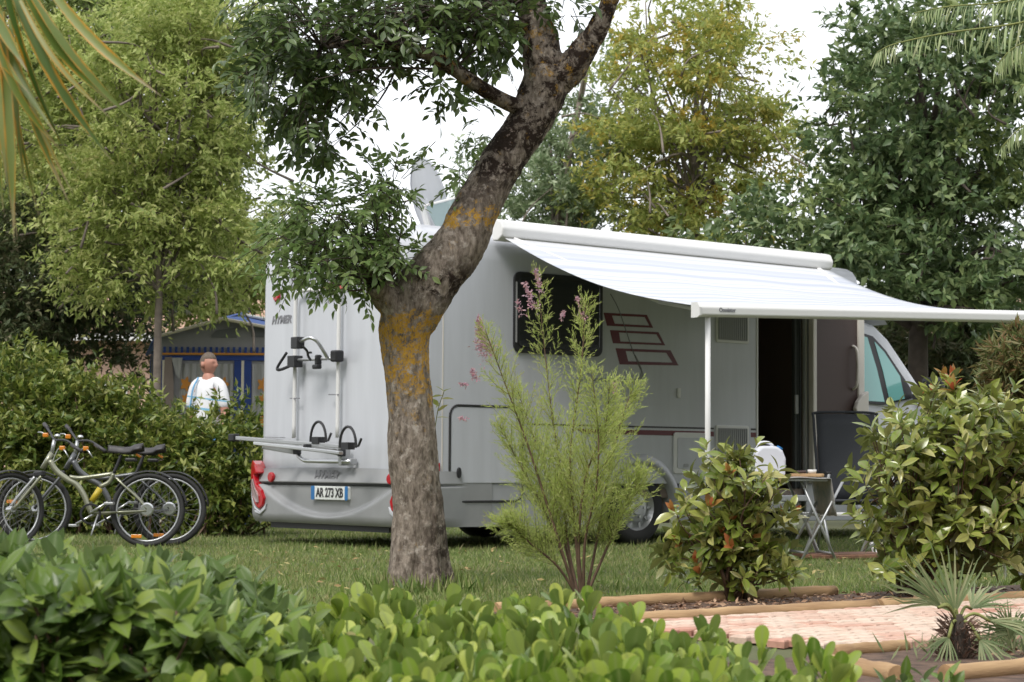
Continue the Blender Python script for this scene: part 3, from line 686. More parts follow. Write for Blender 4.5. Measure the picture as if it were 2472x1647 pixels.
a0 = c9p(150, 1245, -.2); a1 = c9p(1285, 1335, -.2); b0 = c9p(340, 1300, -.46); b1 = c9p(1270, 1405, -.46)
mb = MB(); mb.bar(a0, a1, .05, .035); mb.build('wheel_channel', M['alu'], rack, bevel=.006)
mb = MB(); mb.bar(b0, b1, .045, .03); mb.build('wheel_channel', M['chrome'], rack, bevel=.006)
mb = MB(); mb.box(c9p(110, 1240, -.2), (.07, .10, .07)); mb.build('end_stop', M['black'], rack, bevel=.012)
mb = MB(); p0 = Vector(c9p(420, 1330, -.40)); p1 = Vector(c9p(800, 1395, -.12)); mb.bar(p0, p1, .03, .05); mb.build('support_bar', M['alu'], rack, bevel=.006)
mb = MB(); p0 = Vector(c9p(910, 1340, -.44)); p1 = Vector(c9p(1285, 1410, -.12)); mb.bar(p0, p1, .03, .05); mb.build('support_bar', M['alu'], rack, bevel=.006)
mb = MB(); mb.tube([Vector(p) for p in spline([c9p(790, 1380, -.12), c9p(810, 1430, -.12), c9p(860, 1478, -.12), c9p(940, 1492, -.12), c9p(1370, 1500, -.12)], 5)], .019, 8); mb.build('lower_tube', M['chrome'], rack, smooth=True)
mb = MB(); mb.box(c9p(1305, 1440, -.09), (.10, .045, .16)); mb.box(c9p(1380, 1500, -.07), (.10, .03, .06)); mb.build('wall_bracket', M['alu'], rack, bevel=.008)
mb = MB(); mb.box(c9p(1275, 1405, -.14), (.06, .05, .06)); mb.box(c9p(795, 1385, -.14), (.06, .05, .06)); mb.box(c9p(905, 1338, -.45), (.06, .05, .045)); mb.build('joint_block', M['black'], rack, bevel=.008)
for hx, hy, hu in ((1022, 1270, -.2), (1342, 1330, -.33)):
    c = Vector(c9p(hx, hy, hu)); mb = MB()
    mb.tube([c+Vector((0, .115*math.cos(q), .16*math.sin(q))) for q in np.linspace(-.1, math.pi+.1, 15)], .012, 6)
    mb.box(c, (.07, .10, .06)); mb.tube([c+Vector((0, -.10, 0)), c+Vector((0, -.15, .0)), c+Vector((0, -.19, .06))], .011, 6); mb.build('wheel_holder', M['black'], rack, bevel=0)
mb = MB(); mb.bar(c9p(640, 1240, -.2), c9p(470, 1235, -.2), .052, .006); mb.build('rack_band', M['inkg'], rack)

# satellite dish and open roof vent
Md = Matrix.Translation((1.02, 1.2, 3.09)) @ Matrix.Rotation(math.radians(8), 4, 'Z') @ Matrix.Rotation(math.radians(72), 4, 'Y')
dish = MB(); dish.lathe([(r, .28*r*r) for r in np.linspace(.005, .34, 9)]+[(.35, .036), (.34, .022)], 32, Md @ Matrix.Diagonal((1.1, .6, 1, 1)))
do = dish.build('satellite_dish', M['white'], van, smooth=True)
mb = MB(); mb.tube([(1.03, 1.2, 2.70), (1.03, 1.2, 2.86), (.98, 1.2, 3.0)], .03, 8); mb.lathe([(.0001, .08), (.12, .07), (.15, 0)], 20, Matrix.Translation((1.05, 1.2, 2.70))); mb.build('dish_mount', M['white_rail'], do)
mb = MB(); mb.tube([(.96, 1.2, 2.78), (1.3, 1.12, 2.80), (1.42, 1.06, 2.92)], .012, 6); mb.box((1.43, 1.05, 2.95), (.05, .06, .06)); mb.build('feed_arm', M['white_rail'], do)
mb = MB()
mb.add([(1.10, .58, 2.71), (1.10, 1.08, 2.71), (.92, 1.10, 3.02), (.92, .52, 3.06), (1.13, .58, 2.71), (1.13, 1.08, 2.71), (.955, 1.10, 3.03), (.955, .52, 3.07)],
       [(0, 1, 2, 3), (7, 6, 5, 4), (0, 4, 5, 1), (1, 5, 6, 2), (2, 6, 7, 3), (3, 7, 4, 0)])
hv = mb.build('roof_vent', M['tint'], van, bevel=.01)
mb = MB(); mb.prism(rrect(1.08, 1.62, .55, 1.1, .04), lambda a, b, t: (a, b, t), 2.695, 2.735); mb.build('vent_frame', M['white_rail'], hv, bevel=.006)
mb = MB(); mb.tube([(.93, .51, 3.055), (.93, 1.11, 3.015)], .012, 6); mb.tube([(1.12, .80, 2.73), (.97, .80, 3.0)], .008, 6); mb.build('vent_stay', M['white_rail'], hv)

# cab
cabprof = [(5.45, .30), (5.45, 2.14), (5.75, 2.20), (6.0, 2.15), (6.2, 2.01), (6.62, 1.55), (6.85, 1.29), (7.28, 1.10), (7.44, .88), (7.46, .50), (7.40, .28), (6.85, .24), (6.80, .50), (6.62, .72), (6.35, .80), (6.08, .72), (5.92, .50), (5.88, .24)]
def cab_side(w0, sgn):
    return [(u, w0+sgn*(.11*max(0, z-1.1)/.9+.22*max(0, u-6.9)**1.5), z) for u, z in cabprof]
A_ = cab_side(.08, 1); B_ = cab_side(W-.08, -1); n = len(A_)
mb = MB(); mb.add(A_+B_, [tuple(range(n)), tuple(range(2*n-1, n-1, -1))]+[(i, n+i, n+(i+1) % n, (i+1) % n) for i in range(n)])
cab = mb.build('cab', M['white'], van, bevel=.035)
def cabw(u, z, o=.012): return .08+.11*max(0, z-1.1)/.9-o
def cabfilm(name, poly, m, o0, o1, parent):
    mb = MB(); mb.prism(poly, lambda a, b, t: (a, cabw(a, b, t), b), o0, o1); return mb.build(name, m, parent, bevel=.003)
cd = cabfilm('cab_door', [(5.48, .42), (5.48, 2.07), (5.76, 2.13), (5.97, 2.09), (6.15, 1.96), (6.54, 1.52), (6.54, 1.12), (6.2, .82), (5.9, .6), (5.84, .42)], M['white'], .0, .008, cab)
win = cabfilm('window', [(5.50, 1.36), (5.50, 2.01), (5.74, 2.07), (5.94, 2.035), (6.12, 1.90), (6.46, 1.52), (6.48, 1.42), (6.0, 1.34)], M['black'], .009, .014, cab)
cabfilm('pane', [(5.62, 1.375), (5.54, 1.55), (5.52, 1.98), (5.74, 2.035), (5.85, 2.02), (5.95, 1.70), (6.02, 1.37)], M['cabglass'], .0145, .018, win)
cabfilm('pane', [(6.10, 1.375), (6.04, 1.68), (5.95, 1.985), (6.09, 1.88), (6.30, 1.64), (6.34, 1.41)], M['cabglass'], .0145, .018, win)
mb = MB(); mb.box((6.52, -.12, 1.46), (.12, .24, .34)); mi = mb.build('mirror', M['black'], cab, bevel=.04)
mb = MB(); mb.bar((6.45, .08, 1.42), (6.5, -.05, 1.44), .06, .08); mb.build('mirror_arm', M['black'], mi)
cabfilm('door_handle', rrect(5.55, 5.72, 1.10, 1.14, .015), M['black'], .009, .03, cab)
mb = MB(); a, b = (6.24, 1.97), (6.82, 1.33)
mb.add([(a[0]+.01, .30, a[1]+.008), (a[0]+.01, W-.30, a[1]+.008), (b[0]+.01, W-.22, b[1]+.012), (b[0]+.01, .22, b[1]+.012)], [(0, 1, 2, 3)]); mb.build('windscreen', M['winglass'], cab, solid=.006)
for w in (.32, W-.32):
    mb = MB(); mb.box((7.36, w, .80), (.16, .34, .22)); mb.build('headlight', M['lens'], cab, bevel=.05)
mb = MB(); mb.bx(7.30, 7.52, .25, W-.25, .28, .55); mb.build('front_bumper', M['silver_lo'], cab, bevel=.06)

# awning (part of the vehicle): housing, cloth, lead rail, leg
aw = bpy.data.objects.new('awning', None); col.objects.link(aw); aw.parent = van
AU0, AU1 = .82, 4.93; EXT = 2.43; ZH = 2.70; ZR0, ZR1 = 1.885, 2.045
mb = MB(); mb.prism([(-.005, 2.60), (-.005, 2.765), (-.05, 2.785), (-.12, 2.765), (-.15, 2.70), (-.135, 2.635), (-.08, 2.60)], lambda a, b, t: (t, a, b), AU0-.03, AU1+.04); mb.build('housing', M['white_rail'], aw, bevel=.012)
V = []; F = []; rib = []; nu, nv = 40, 40
def cloth(a, b):
    u = AU0+.01+(AU1-AU0-.02)*a; z1 = ZR0+(ZR1-ZR0)*a+.03; z0 = 2.615
    edge = min(1, 6*min(a, 1-a)); sag = .145*math.sin(math.pi*b)*(1-.10*edge)*(1-.25*b)
    z = z0+(z1-z0)*b-sag+.006*math.sin(a*23+b*3)*math.sin(math.pi*b)
    curl = .03*(1-edge)*math.sin(math.pi*b)
    return (u+(curl if a < .5 else -curl)*2.0, -.13-(EXT-.13)*b, z)
for i in range(nu):
    for j in range(nv): V.append(cloth(i/(nu-1), j/(nv-1))); rib.append(j/(nv-1))
for i in range(nu-1):
    for j in range(nv-1): F.append((i*nv+j, (i+1)*nv+j, (i+1)*nv+j+1, i*nv+j+1))
o = link('cloth', mesh_np('cloth', V, F, M['awning'], True, rib), aw); md = o.modifiers.new('solid', 'SOLIDIFY'); md.thickness = .003
mb = MB(); d0 = Vector((AU0-.01, -EXT, ZR0)); d1 = Vector((AU1+.03, -EXT, ZR1)); dd = d1-d0
mb.prism([(.035, .055), (-.02, .055), (-.045, .02), (-.045, -.035), (-.02, -.05), (.035, -.05)], lambda a, b, t: d0+dd*t+Vector((0, a, b)), 0, 1); rl = mb.build('lead_rail', M['white_rail'], aw, bevel=.008)
mb = MB(); mb.prism([(.04, .06), (-.025, .06), (-.05, .02), (-.05, -.04), (-.025, -.056), (.04, -.056)], lambda a, b, t: d0+dd*t+Vector((0, a, b)), -.006, -.0005); mb.build('end_cap', M['white_rail'], rl)
ang = math.atan2(dd.z, dd.x)
text_mesh('rail_lettering', 'Omnistor', .045, M['inkg'], rl, Matrix.Translation((AU0+.27, -EXT-.0465, ZR0+.012)) @ Matrix.Rotation(-ang, 4, 'Y') @ Matrix.Rotation(math.pi/2, 4, 'X'), bold=.001)
lg = Vector((AU0+.115, -EXT+.01, 0))
mb = MB(); mb.tube([lg+Vector((0, 0, .01)), lg+Vector((0, 0, ZR0-.04))], .021, 10); leg = mb.build('leg', M['white_rail'], aw, smooth=True)
mb = MB(); mb.box(lg+Vector((0, 0, .012)), (.09, .06, .02)); mb.build('foot', M['vent'], leg, bevel=.004)
for uu in (AU0+.12, AU1-.15):                 # folding gas arms under the cloth
    e0 = Vector((uu, -.12, 2.62)); e2 = Vector((uu+(.05 if uu < 2 else -.05), -EXT+.05, ZR0+(ZR1-ZR0)*((uu-AU0)/(AU1-AU0)))); e1 = (e0+e2)/2+Vector((.6 if uu < 2 else -.6, 0, -.20))
    mb = MB(); mb.bar(e0, e1, .045, .03); mb.bar(e1, e2, .045, .03); mb.build('folding_arm', M['white_rail'], aw, bevel=.006)

# ================================================================== BEHIND THE CAMPER
# pink house glimpsed through the trees
M['pink'] = pbr('pink_render', (.62, .42, .33), .9, var=.12, vscale=2)
M['tile'] = pbr('roof_tile', (.46, .30, .22), .85, c2=(.34, .20, .14), vscale=9)
def house(loc, wd, dp, ht, label, rz=0):
    h = thing('pink_house', label, 'house', loc, rz)
    mb = MB(); mb.bx(-wd/2, wd/2, 0, dp, 0, ht); mb.build('wall', M['pink'], h)
    mb = MB(); mb.prism([(-.4, ht-.02), (dp/2, ht+dp*.16), (dp+.4, ht-.02), (dp+.4, ht+.1), (dp/2, ht+dp*.16+.12), (-.4, ht+.1)], lambda a, b, t: (t, a, b), -wd/2-.4, wd/2+.4); mb.build('roof', M['tile'], h)
    mb = MB(); mb.bx(-wd/2-.4, wd/2+.4, -.46, -.405, ht-.08, ht+.06); mb.build('fascia', M['white_rail'], h)
    for x in (-wd*.3, wd*.05, wd*.35):
        mb = MB(); mb.bx(x-.55, x+.55, -.04, -.005, 1.0, 2.2); wn_ = mb.build('window', M['white_rail'], h)
        for k in (-1, 1): mb = MB(); mb.bx(x+k*.26-.2, x+k*.26+.2, -.05, -.042, 1.08, 2.12); mb.build('pane', M['winglass'], wn_)
    return h
house((-8.0, 38, 0), 8, 6, 3.0, 'low pink rendered house behind the blue tent, seen through leaves')
house((9.2, 40, 0), 8, 6, 3.2, 'pink house wall behind the dark oak tree on the right', -.1)

# caravan tent: grey gable, blue trim
M['tgrey'] = pbr('tent_grey', (.30, .29, .29), .8, var=.08)
M['tgreyd'] = pbr('tent_window', (.15, .15, .155), .5)
M['tblue'] = pbr('tent_blue', (.018, .05, .22), .7, var=.15)
M['tblue2'] = pbr('roof_blue', (.03, .11, .42), .6)
M['tcream'] = pbr('tent_piping', (.66, .60, .48), .7)
M['torange'] = pbr('orange_trim', (.55, .22, .03), .7)
M['curtain'] = pbr('curtain', (.42, .41, .39), .85, c2=(.27, .27, .26), vscale=30, stretch=(3, 1, .15))
TY = 24.0
tent = thing('caravan_tent', 'grey and blue caravan tent with gable front behind the hedge', 'tent', (P(540, 1000, TY).x, TY, 0))
tx = tent.location.x
def tp(px, py): q = P(px, py, TY); return (q.x-tx, q.z)
def c4(x, y): return tp(320+x/5.228, 740+y/5.228)
LE = c4(350, 400); AP = c4(1150, 165); RE = (AP[0]+1.75, AP[1]-.33)
def tpl(name, poly, m, y0, y1, parent=tent, bevel=0):
    mb = MB(); mb.prism(poly, lambda a, b, t: (a, t, b), y0, y1); return mb.build(name, m, parent, bevel=bevel)
tpl('front_wall', [(LE[0], 0), (RE[0], 0), RE, AP, LE], M['tgrey'], 0, .02)
mb = MB(); dz = .05
mb.add([(LE[0]-.05, -.12, LE[1]), (AP[0], -.12, AP[1]+.01), (AP[0], 2.6, AP[1]+.30), (LE[0]-.45, 1.6, LE[1]-.12)], [(0, 1, 2, 3)]); mb.build('roof_panel', M['tblue2'], tent, solid=.02)
mb = MB(); mb.add([(RE[0]+.05, -.12, RE[1]), (AP[0], -.12, AP[1]+.01), (AP[0], 2.6, AP[1]+.22), (RE[0]+.05, 2.6, RE[1]+.24)], [(0, 1, 2, 3)]); mb.build('roof_panel', M['tblue2'], tent, solid=.02)
mb = MB(); mb.add([(RE[0]+.05, .9, RE[1]+.125), (AP[0], 1.5, AP[1]+.165), (AP[0], 2.0, AP[1]+.205), (RE[0]+.05, 2.2, RE[1]+.245)], [(0, 1, 2, 3)]); mb.build('roof_band', M['white_rail'], tent, solid=.02)
mb = MB(); mb.tube([(LE[0]-.05, -.125, LE[1]), (AP[0], -.125, AP[1])], .02, 6); mb.build('piping', M['tcream'], tent)
mb = MB(); mb.tube([(AP[0], -.125, AP[1]), (RE[0]+.05, -.125, RE[1])], .02, 6); mb.build('piping', M['tcream'], tent)
x0 = LE[0]; mb = MB(); mb.add([(x0, .0, 0), (x0-.36, 1.4, 0), (x0-.36, 1.4, LE[1]-.14), (x0, .0, LE[1]-.01)], [(0, 1, 2, 3)]); mb.build('side_wall', M['tblue'], tent)
for k in range(5):
    f0 = .12+k*.17; f1 = f0+.08; mb = MB(); mb.add([(x0-.36*f-.012, 1.4*f-.012, z_) for f, z_ in ((f0, .2), (f1, .2), (f1, LE[1]-.06-.13*f1), (f0, LE[1]-.06-.13*f0))], [(0, 1, 2, 3)]); mb.build('side_stripe', M['tgrey' if k % 2 else 'tblue2'], tent)
a = c4(1000, 230); b = c4(1320, 395); tpl('gable_window', [(a[0], b[1]), (b[0], b[1]), (b[0], a[1]-.03), (a[0]+.05, a[1]-.07), (a[0], a[1]-.12)], M['tgreyd'], -.012, -.002)
a = c4(1505, 255); b = c4(1900, 390); tpl('gable_window', [(a[0], b[1]), (b[0], b[1]), (b[0], a[1]-.05), (a[0], a[1])], M['tgreyd'], -.012, -.002)
zt = c4(500, 510)[1]; zb = c4(500, 590)[1]
for k in range(22):
    xx = c4(410+k*73, 500)[0]; tpl('valance_tooth', [(xx-.015, zb), (xx+.015, zb), (xx+.015, zt), (xx-.015, zt)], M['tblue'], -.03, -.022)
tpl('valance_piping', [(LE[0]+.03, zb-.02), (RE[0], zb-.01), (RE[0], zb+.012), (LE[0]+.03, zb+.002)], M['torange'], -.036, -.02)
zc = c4(700, 680)[1]; tpl('blue_band', [(LE[0]+.03, zc), (RE[0], zc), (RE[0], zb-.022), (LE[0]+.03, zb-.03)], M['tblue'], -.02, -.004)
for cx_ in (LE[0]+.05, c4(1395, 800)[0], c4(1395, 800)[0]+1.25):
    tpl('post_band', [(cx_-.10, 0), (cx_+.10, 0), (cx_+.10, zc-.004), (cx_-.10, zc-.004)], M['tblue'], -.028, -.006)
    tpl('zip', [(cx_-.015, 0), (cx_+.015, 0), (cx_+.015, zc), (cx_-.015, zc)], M['tcream'], -.036, -.029)
for xa, xb in ((c4(600, 700)[0], c4(1395, 800)[0]-.11), (c4(1395, 800)[0]+.11, c4(1395, 800)[0]+1.14)):
    mb = MB(); n = 30
    mb.grid(lambda a, b: (xa+(xb-xa)*a, -.016+.012*math.sin(a*44), .3+(zc-.34)*b), n*3, 2); mb.build('curtain', M['curtain'], tent, smooth=True)
    for k in (.12, .82):
        xf = xa+(xb-xa)*k
        for zz, rr in ((1.62, .07), (1.45, .05), (1.2, .07)):
            mb = MB(); mb.prism([(xf+rr*(1+.35*math.cos(5*q))*math.cos(q)*.75, zz+rr*(1+.35*math.cos(5*q))*math.sin(q)) for q in np.linspace(0, 2*math.pi, 20, False)], lambda a, b, t: (a, t, b), -.036, -.031); mb.build('curtain_flower', M['torange'], tent)
a = c4(360, 640); b = c4(590, 960); tpl('open_doorway', [(a[0], .2), (b[0]-.02, .2), (b[0]-.06, b[1]), (c4(505, 650)[0], a[1]), (a[0]+.05, a[1])], M['dark'], -.042, -.038)
a = c4(500, 650); b = c4(600, 860); tpl('rolled_flap', [a, (c4(640, 640)[0], a[1]), (b[0], b[1]-.05), (b[0]-.04, b[1])], M['curtain'], -.06, -.044)

# man in white t-shirt
M['skin'] = pbr('skin', (.48, .23, .165), .55, var=.15, vscale=20)
M['hair'] = pbr('short_hair', (.15, .115, .09), .8, var=.3, vscale=60, bump=.5, bscale=300)
def shirtmat():
    m, n, p, out = newmat('tshirt'); tcn = n.nodes.new('ShaderNodeTexCoord'); sp = n.nodes.new('ShaderNodeSeparateXYZ'); n.links.new(tcn.outputs['Object'], sp.inputs[0])
    r = n.nodes.new('ShaderNodeValToRGB'); e = r.color_ramp.elements; r.color_ramp.interpolation = 'CONSTANT'
    w = (.80, .80, .82, 1); b = (.22, .48, .66, 1)
    ad = n.nodes.new('ShaderNodeMath'); ad.operation = 'MULTIPLY_ADD'; ad.inputs[1].default_value = .12; n.links.new(sp.outputs[0], ad.inputs[0]); n.links.new(sp.outputs[2], ad.inputs[2])
    dv = n.nodes.new('ShaderNodeMath'); dv.operation = 'DIVIDE'; dv.inputs[1].default_value = 2; n.links.new(ad.outputs[0], dv.inputs[0])
    for i, (q, c) in enumerate(((0, w), (.60, b), (.612, w), (.655, b), (.662, w))):
        if i > 1: e.new(q)
        e[i].position = q; e[i].color = c
    n.links.new(dv.outputs[0], r.inputs[0]); n.links.new(r.outputs[0], p.inputs['Base Color']); p.inputs['Roughness'].default_value = .85; return m
M['shirt'] = shirtmat(); M['shorts'] = pbr('blue_shorts', (.06, .22, .48), .8)
MY = 21.9
man = thing('person', 'man in white t-shirt with pale blue stripes standing behind the hedge', 'person', (P(503, 900, MY).x, MY, 0), -.35); man.scale = (1.03, 1.03, 1.05)
def skin_body(name, verts, edges, radii, m, parent, root=0, sub=2):
    me = bpy.data.meshes.new(name); me.from_pydata(verts, edges, []); me.materials.append(m); o = link(name, me, parent)
    md = o.modifiers.new('skin', 'SKIN'); md.use_smooth_shade = True
    if not me.skin_vertices: me.skin_vertices.new() if hasattr(me.skin_vertices, 'new') else None
    lay = me.skin_vertices[0].data
    for i, r in enumerate(radii): lay[i].radius = r if isinstance(r, tuple) else (r, r)
    lay[root].use_root = True
    sb = o.modifiers.new('sub', 'SUBSURF'); sb.levels = sub; sb.render_levels = sub; return o
bv = [(0, 0, .95), (0, 0, 1.12), (0, .0, 1.30), (0, .0, 1.45), (0.0, 0, 1.53), (.01, 0, 1.60),
      (-.15, 0, 1.42), (-.215, .03, 1.18), (-.24, -.05, .98), (-.24, -.08, .90),
      (.15, 0, 1.42), (.21, -.01, 1.18), (.22, -.10, .97), (.24, -.13, .89),
      (-.10, 0, .88), (-.11, 0, .48), (-.11, .02, .09), (-.11, -.14, .04), (.10, 0, .88), (.11, 0, .48), (.11, .02, .09), (.11, -.14, .04)]
be = [(0, 1), (1, 2), (2, 3), (3, 4), (4, 5), (3, 6), (6, 7), (7, 8), (8, 9), (3, 10), (10, 11), (11, 12), (12, 13), (0, 14), (14, 15), (15, 16), (16, 17), (0, 18), (18, 19), (19, 20), (20, 21)]
br = [(.13, .11), (.13, .115), (.13, .105), (.075, .075), .055, .055, .065, .048, .038, .035, .065, .048, .038, .035, .09, .062, .042, .035, .09, .062, .042, .035]
body = skin_body('body', bv, be, br, M['skin'], man)
# head with nose, ears, brow; hands with fingers
mb = MB()
def headpt(a, b):
    q = a*2*math.pi; t = b*math.pi; x, y, z = math.sin(t)*math.cos(q), math.sin(t)*math.sin(q), math.cos(t)
    jaw = 1-.22*max(0, -z)**1.2; f = max(0, -y)
    nose = .034*math.exp(-((x/.13)**2+((z+.12)/.22)**2))*(f > .3); brow = .006*math.exp(-(((z-.18)/.1)**2))*f; eye = -.010*math.exp(-(((abs(x)-.33)/.16)**2+((z-.03)/.1)**2))*(f > .3); mth = -.005*math.exp(-((x/.3)**2+((z+.42)/.05)**2))*(f > .3); chin = .012*math.exp(-((x/.35)**2+((z+.75)/.2)**2))*f
    return (.075*x*jaw, .095*y*jaw-(nose+brow+eye+mth+chin), 1.668+.118*z)
mb.grid(headpt, 49, 33)
for sx in (-1, 1): mb.box((sx*.078, .012, 1.66), (.018, .035, .06))
hd = mb.build('head', M['skin'], man, smooth=True); hd.rotation_euler = (0, 0, math.radians(80)); 
mb = MB()
def hairpt(a, b):
    q = a*2*math.pi; t = b*math.pi*.56; x, y, z = math.sin(t)*math.cos(q), math.sin(t)*math.sin(q), math.cos(t)
    k = 1.045; zz = z
    if y < 0 and z < .45: k = .93
    return (.075*x*k, .095*y*k, 1.670+.118*zz*1.03)
mb.grid(hairpt, 41, 17); mb.build('hair', M['hair'], man, smooth=True).rotation_euler = (0, 0, math.radians(80))
for sx, hx, hy, hz in ((-1, -.24, -.09, .88), (1, .24, -.14, .87)):
    hv_ = [(hx, hy, hz), (hx, hy-.02, hz-.05)]; he = [(0, 1)]; hr = [(.032, .018), (.038, .016)]
    for k in range(4):
        ox = (k-1.5)*.019; i = len(hv_); hv_ += [(hx+ox, hy-.03, hz-.085), (hx+ox, hy-.028, hz-.115), (hx+ox, hy-.015, hz-.135-.006*(k in (1, 2)))]; he += [(1, i), (i, i+1), (i+1, i+2)]; hr += [.010, .009, .008]
    i = len(hv_); hv_ += [(hx-sx*.035, hy-.035, hz-.045), (hx-sx*.045, hy-.05, hz-.075)]; he += [(0, i), (i, i+1)]; hr += [.011, .009]
    skin_body('hand', hv_, he, hr, M['skin'], man, sub=1)
tv_ = [(0, 0, .92), (0, 0, 1.12), (0, 0, 1.34), (0, 0, 1.50), (-.15, 0, 1.45), (-.205, .01, 1.20), (.15, 0, 1.45), (.21, -.01, 1.20)]
skin_body('t_shirt', tv_, [(0, 1), (1, 2), (2, 3), (3, 4), (4, 5), (3, 6), (6, 7)], [(.155, .135), (.155, .14), (.155, .125), (.085, .085), (.07, .07), (.066, .066), (.07, .07), (.066, .066)], M['shirt'], man)
mb = MB(); mb.tube(spline([(-.07, -.08, 1.53), (-.10, -.135, 1.42), (-.115, -.15, 1.28), (-.15, -.14, 1.12), (-.17, -.10, 1.0)], 5), .010, 6); mb.build('shoulder_strap', pbr('strap_blue', (.16, .38, .62), .7), man, smooth=True)
sv_ = [(0, 0, .93), (-.10, 0, .85), (-.115, 0, .58), (.10, 0, .85), (.115, 0, .58)]
skin_body('shorts', sv_, [(0, 1), (1, 2), (0, 3), (3, 4)], [(.175, .145), .12, .10, .12, .10], M['shorts'], man)

# ------------------------------------------------------------------ background trees
def tree(name, label, blobs, trunk, nclump, per, clr, tm, ls, m, seed, bark='bark', droop=.3, nb=14, group='trees behind the camper', flat=.5, bias=.33, r0=.1, forks=None, wleaf=1.0):
    rg = np.random.default_rng(seed); base = Vector(trunk[0]); t = thing(name, label, 'tree', base, 0, group)
    off = np.array(base); B = [(b[0]-off[0], b[1]-off[1], b[2]-off[2], *b[3:]) for b in blobs]
    C, pos, d, up = crown_leaves(B, nclump, per, clr, rg, flat, droop, bias)
    k = pos[:, 2] > .05; pos, d, up = pos[k], d[k], up[k]
    sc = ls*rg.uniform(.65, 1.25, len(pos)); s3 = np.stack([sc, sc*wleaf*rg.uniform(.8, 1.2, len(pos)), sc], 1)
    cr_o = leaf_object('crown', tm, pos, d, up, s3, m, t)
    mb = MB(); tr = [np.array(p)-off for p in trunk]; sp = limb(mb, tr, r0, r0*.35, 9, 6); mb.build('trunk', M[bark], t, smooth=True)
    mb = MB(); idx = rg.choice(len(C), min(nb, len(C)), False); N = len(sp)
    for i in idx:
        c = C[i]; j = int(N*(.35+.6*rg.random())); a = sp[min(j, N-1)]
        if c[2] < a[2]-.3: a = sp[int(N*.35)]
        mid = (a+c)/2+rg.normal(size=3)*.15+np.array([0, 0, .12])
        limb(mb, [a, mid, c], r0*.38, .010, 5, 4)
    for i in rg.choice(len(C), min(nb*2, len(C)), False):          # fine side branches through the crown
        c = C[i]; q_ = c+(rg.normal(size=3)*np.array([.35, .35, .25])-np.array([0, 0, .35]))*clr/.25; limb(mb, [q_, (q_+c)/2+rg.normal(size=3)*.2*clr, c], .016*clr/.25, .006*clr/.25, 4, 3)
    o = mb.build('branches', M[bark], t, smooth=True, fix=False); o['kind'] = 'stuff'
    return t
L_olive = leafmat('leaf_olive', [(.16, .21, .05), (.27, .32, .09), (.40, .42, .17)], .5, .42, ncol=(.24, .20, .05), nscale=.8, nlo=.55, nhi=.75)
L_mid = leafmat('leaf_mid', [(.10, .145, .04), (.18, .23, .07), (.28, .31, .12)], .5, .38, ncol=(.22, .16, .07), nscale=.7, nlo=.56, nhi=.74)
L_dark = leafmat('leaf_dark', [(.035, .06, .022), (.055, .085, .028), (.09, .12, .04)], .5, .25, ncol=(.11, .055, .035), nscale=1.0, nlo=.58, nhi=.72)
L_brown = leafmat('leaf_brownish', [(.05, .075, .03), (.085, .105, .045), (.13, .115, .065)], .6, .2)
L_grey = leafmat('leaf_greygreen', [(.11, .16, .075), (.17, .22, .11), (.27, .31, .20)], .45, .3)
L_yel = leafmat('leaf_yellowgreen', [(.16, .21, .05), (.25, .28, .075), (.33, .34, .10)], .5, .42, ncol=(.55, .36, .05), nscale=1.4, nlo=.50, nhi=.66)
L_oak = leafmat('leaf_oak', [(.05, .085, .032), (.095, .14, .055), (.16, .20, .085)], .40, .22, ncol=(.28, .33, .09), nscale=1.0, nlo=.56, nhi=.74)
L_hedge = leafmat('leaf_hedge', [(.045, .075, .015), (.09, .13, .025), (.16, .19, .035), (.23, .24, .07)], .38, .25, ncol=(.22, .19, .05), nscale=1.3, nlo=.55, nhi=.72)
pb = pblob
def gx(px, Y): return (P(px*1.0506, 900, Y).x, Y, 0)
def up3(px, py, Y): p = FP(px, py, Y); return (p.x, p.y, p.z)
tree('feathery_tree', 'light green feathery tree with thin grey trunk in front of the tent',
     [pb(400, 250, 210, 230, 23, 1.2), pb(330, 480, 210, 150, 23, 1.1), pb(500, 560, 130, 140, 23, .9), pb(300, 620, 150, 90, 23, .9), pb(440, 60, 160, 120, 23, 1.0), pb(560, 450, 60, 100, 23.3, .7, .4), pb(490, 230, 90, 130, 23, .8), pb(190, 290, 110, 110, 23.6, .9), pb(110, 420, 100, 90, 23.8, .8), pb(240, 120, 120, 100, 23.6, .9), pb(130, 180, 90, 80, 24, .8), pb(60, 300, 80, 90, 24.2, .8)],
     [gx(362, 22.6), up3(362, 800, 22.6), up3(365, 620, 22.6), up3(345, 480, 22.8), up3(350, 330, 23), up3(400, 100, 23)], 370, 200, .27, T_QUAD, .080, L_olive, 11, droop=.4, r0=.05, nb=60)
tree('tall_tree', 'tall dense green tree filling the top left behind the palm leaf',
     [pb(120, 120, 260, 230, 27, 1.6), pb(60, 380, 220, 180, 27, 1.6), pb(150, 540, 190, 120, 26.5, 1.2, .9), pb(60, 500, 110, 90, 24.5, .8, .6), pb(300, 30, 200, 150, 27.5, 1.4), pb(210, 420, 180, 160, 27, 1.2), pb(480, 150, 90, 180, 28, 1.0, .5)],
     [gx(150, 27), up3(150, 600, 27), up3(170, 300, 27), up3(200, 0, 27)], 470, 150, .34, T_QUAD, .10, L_mid, 12, r0=.12, nb=30)
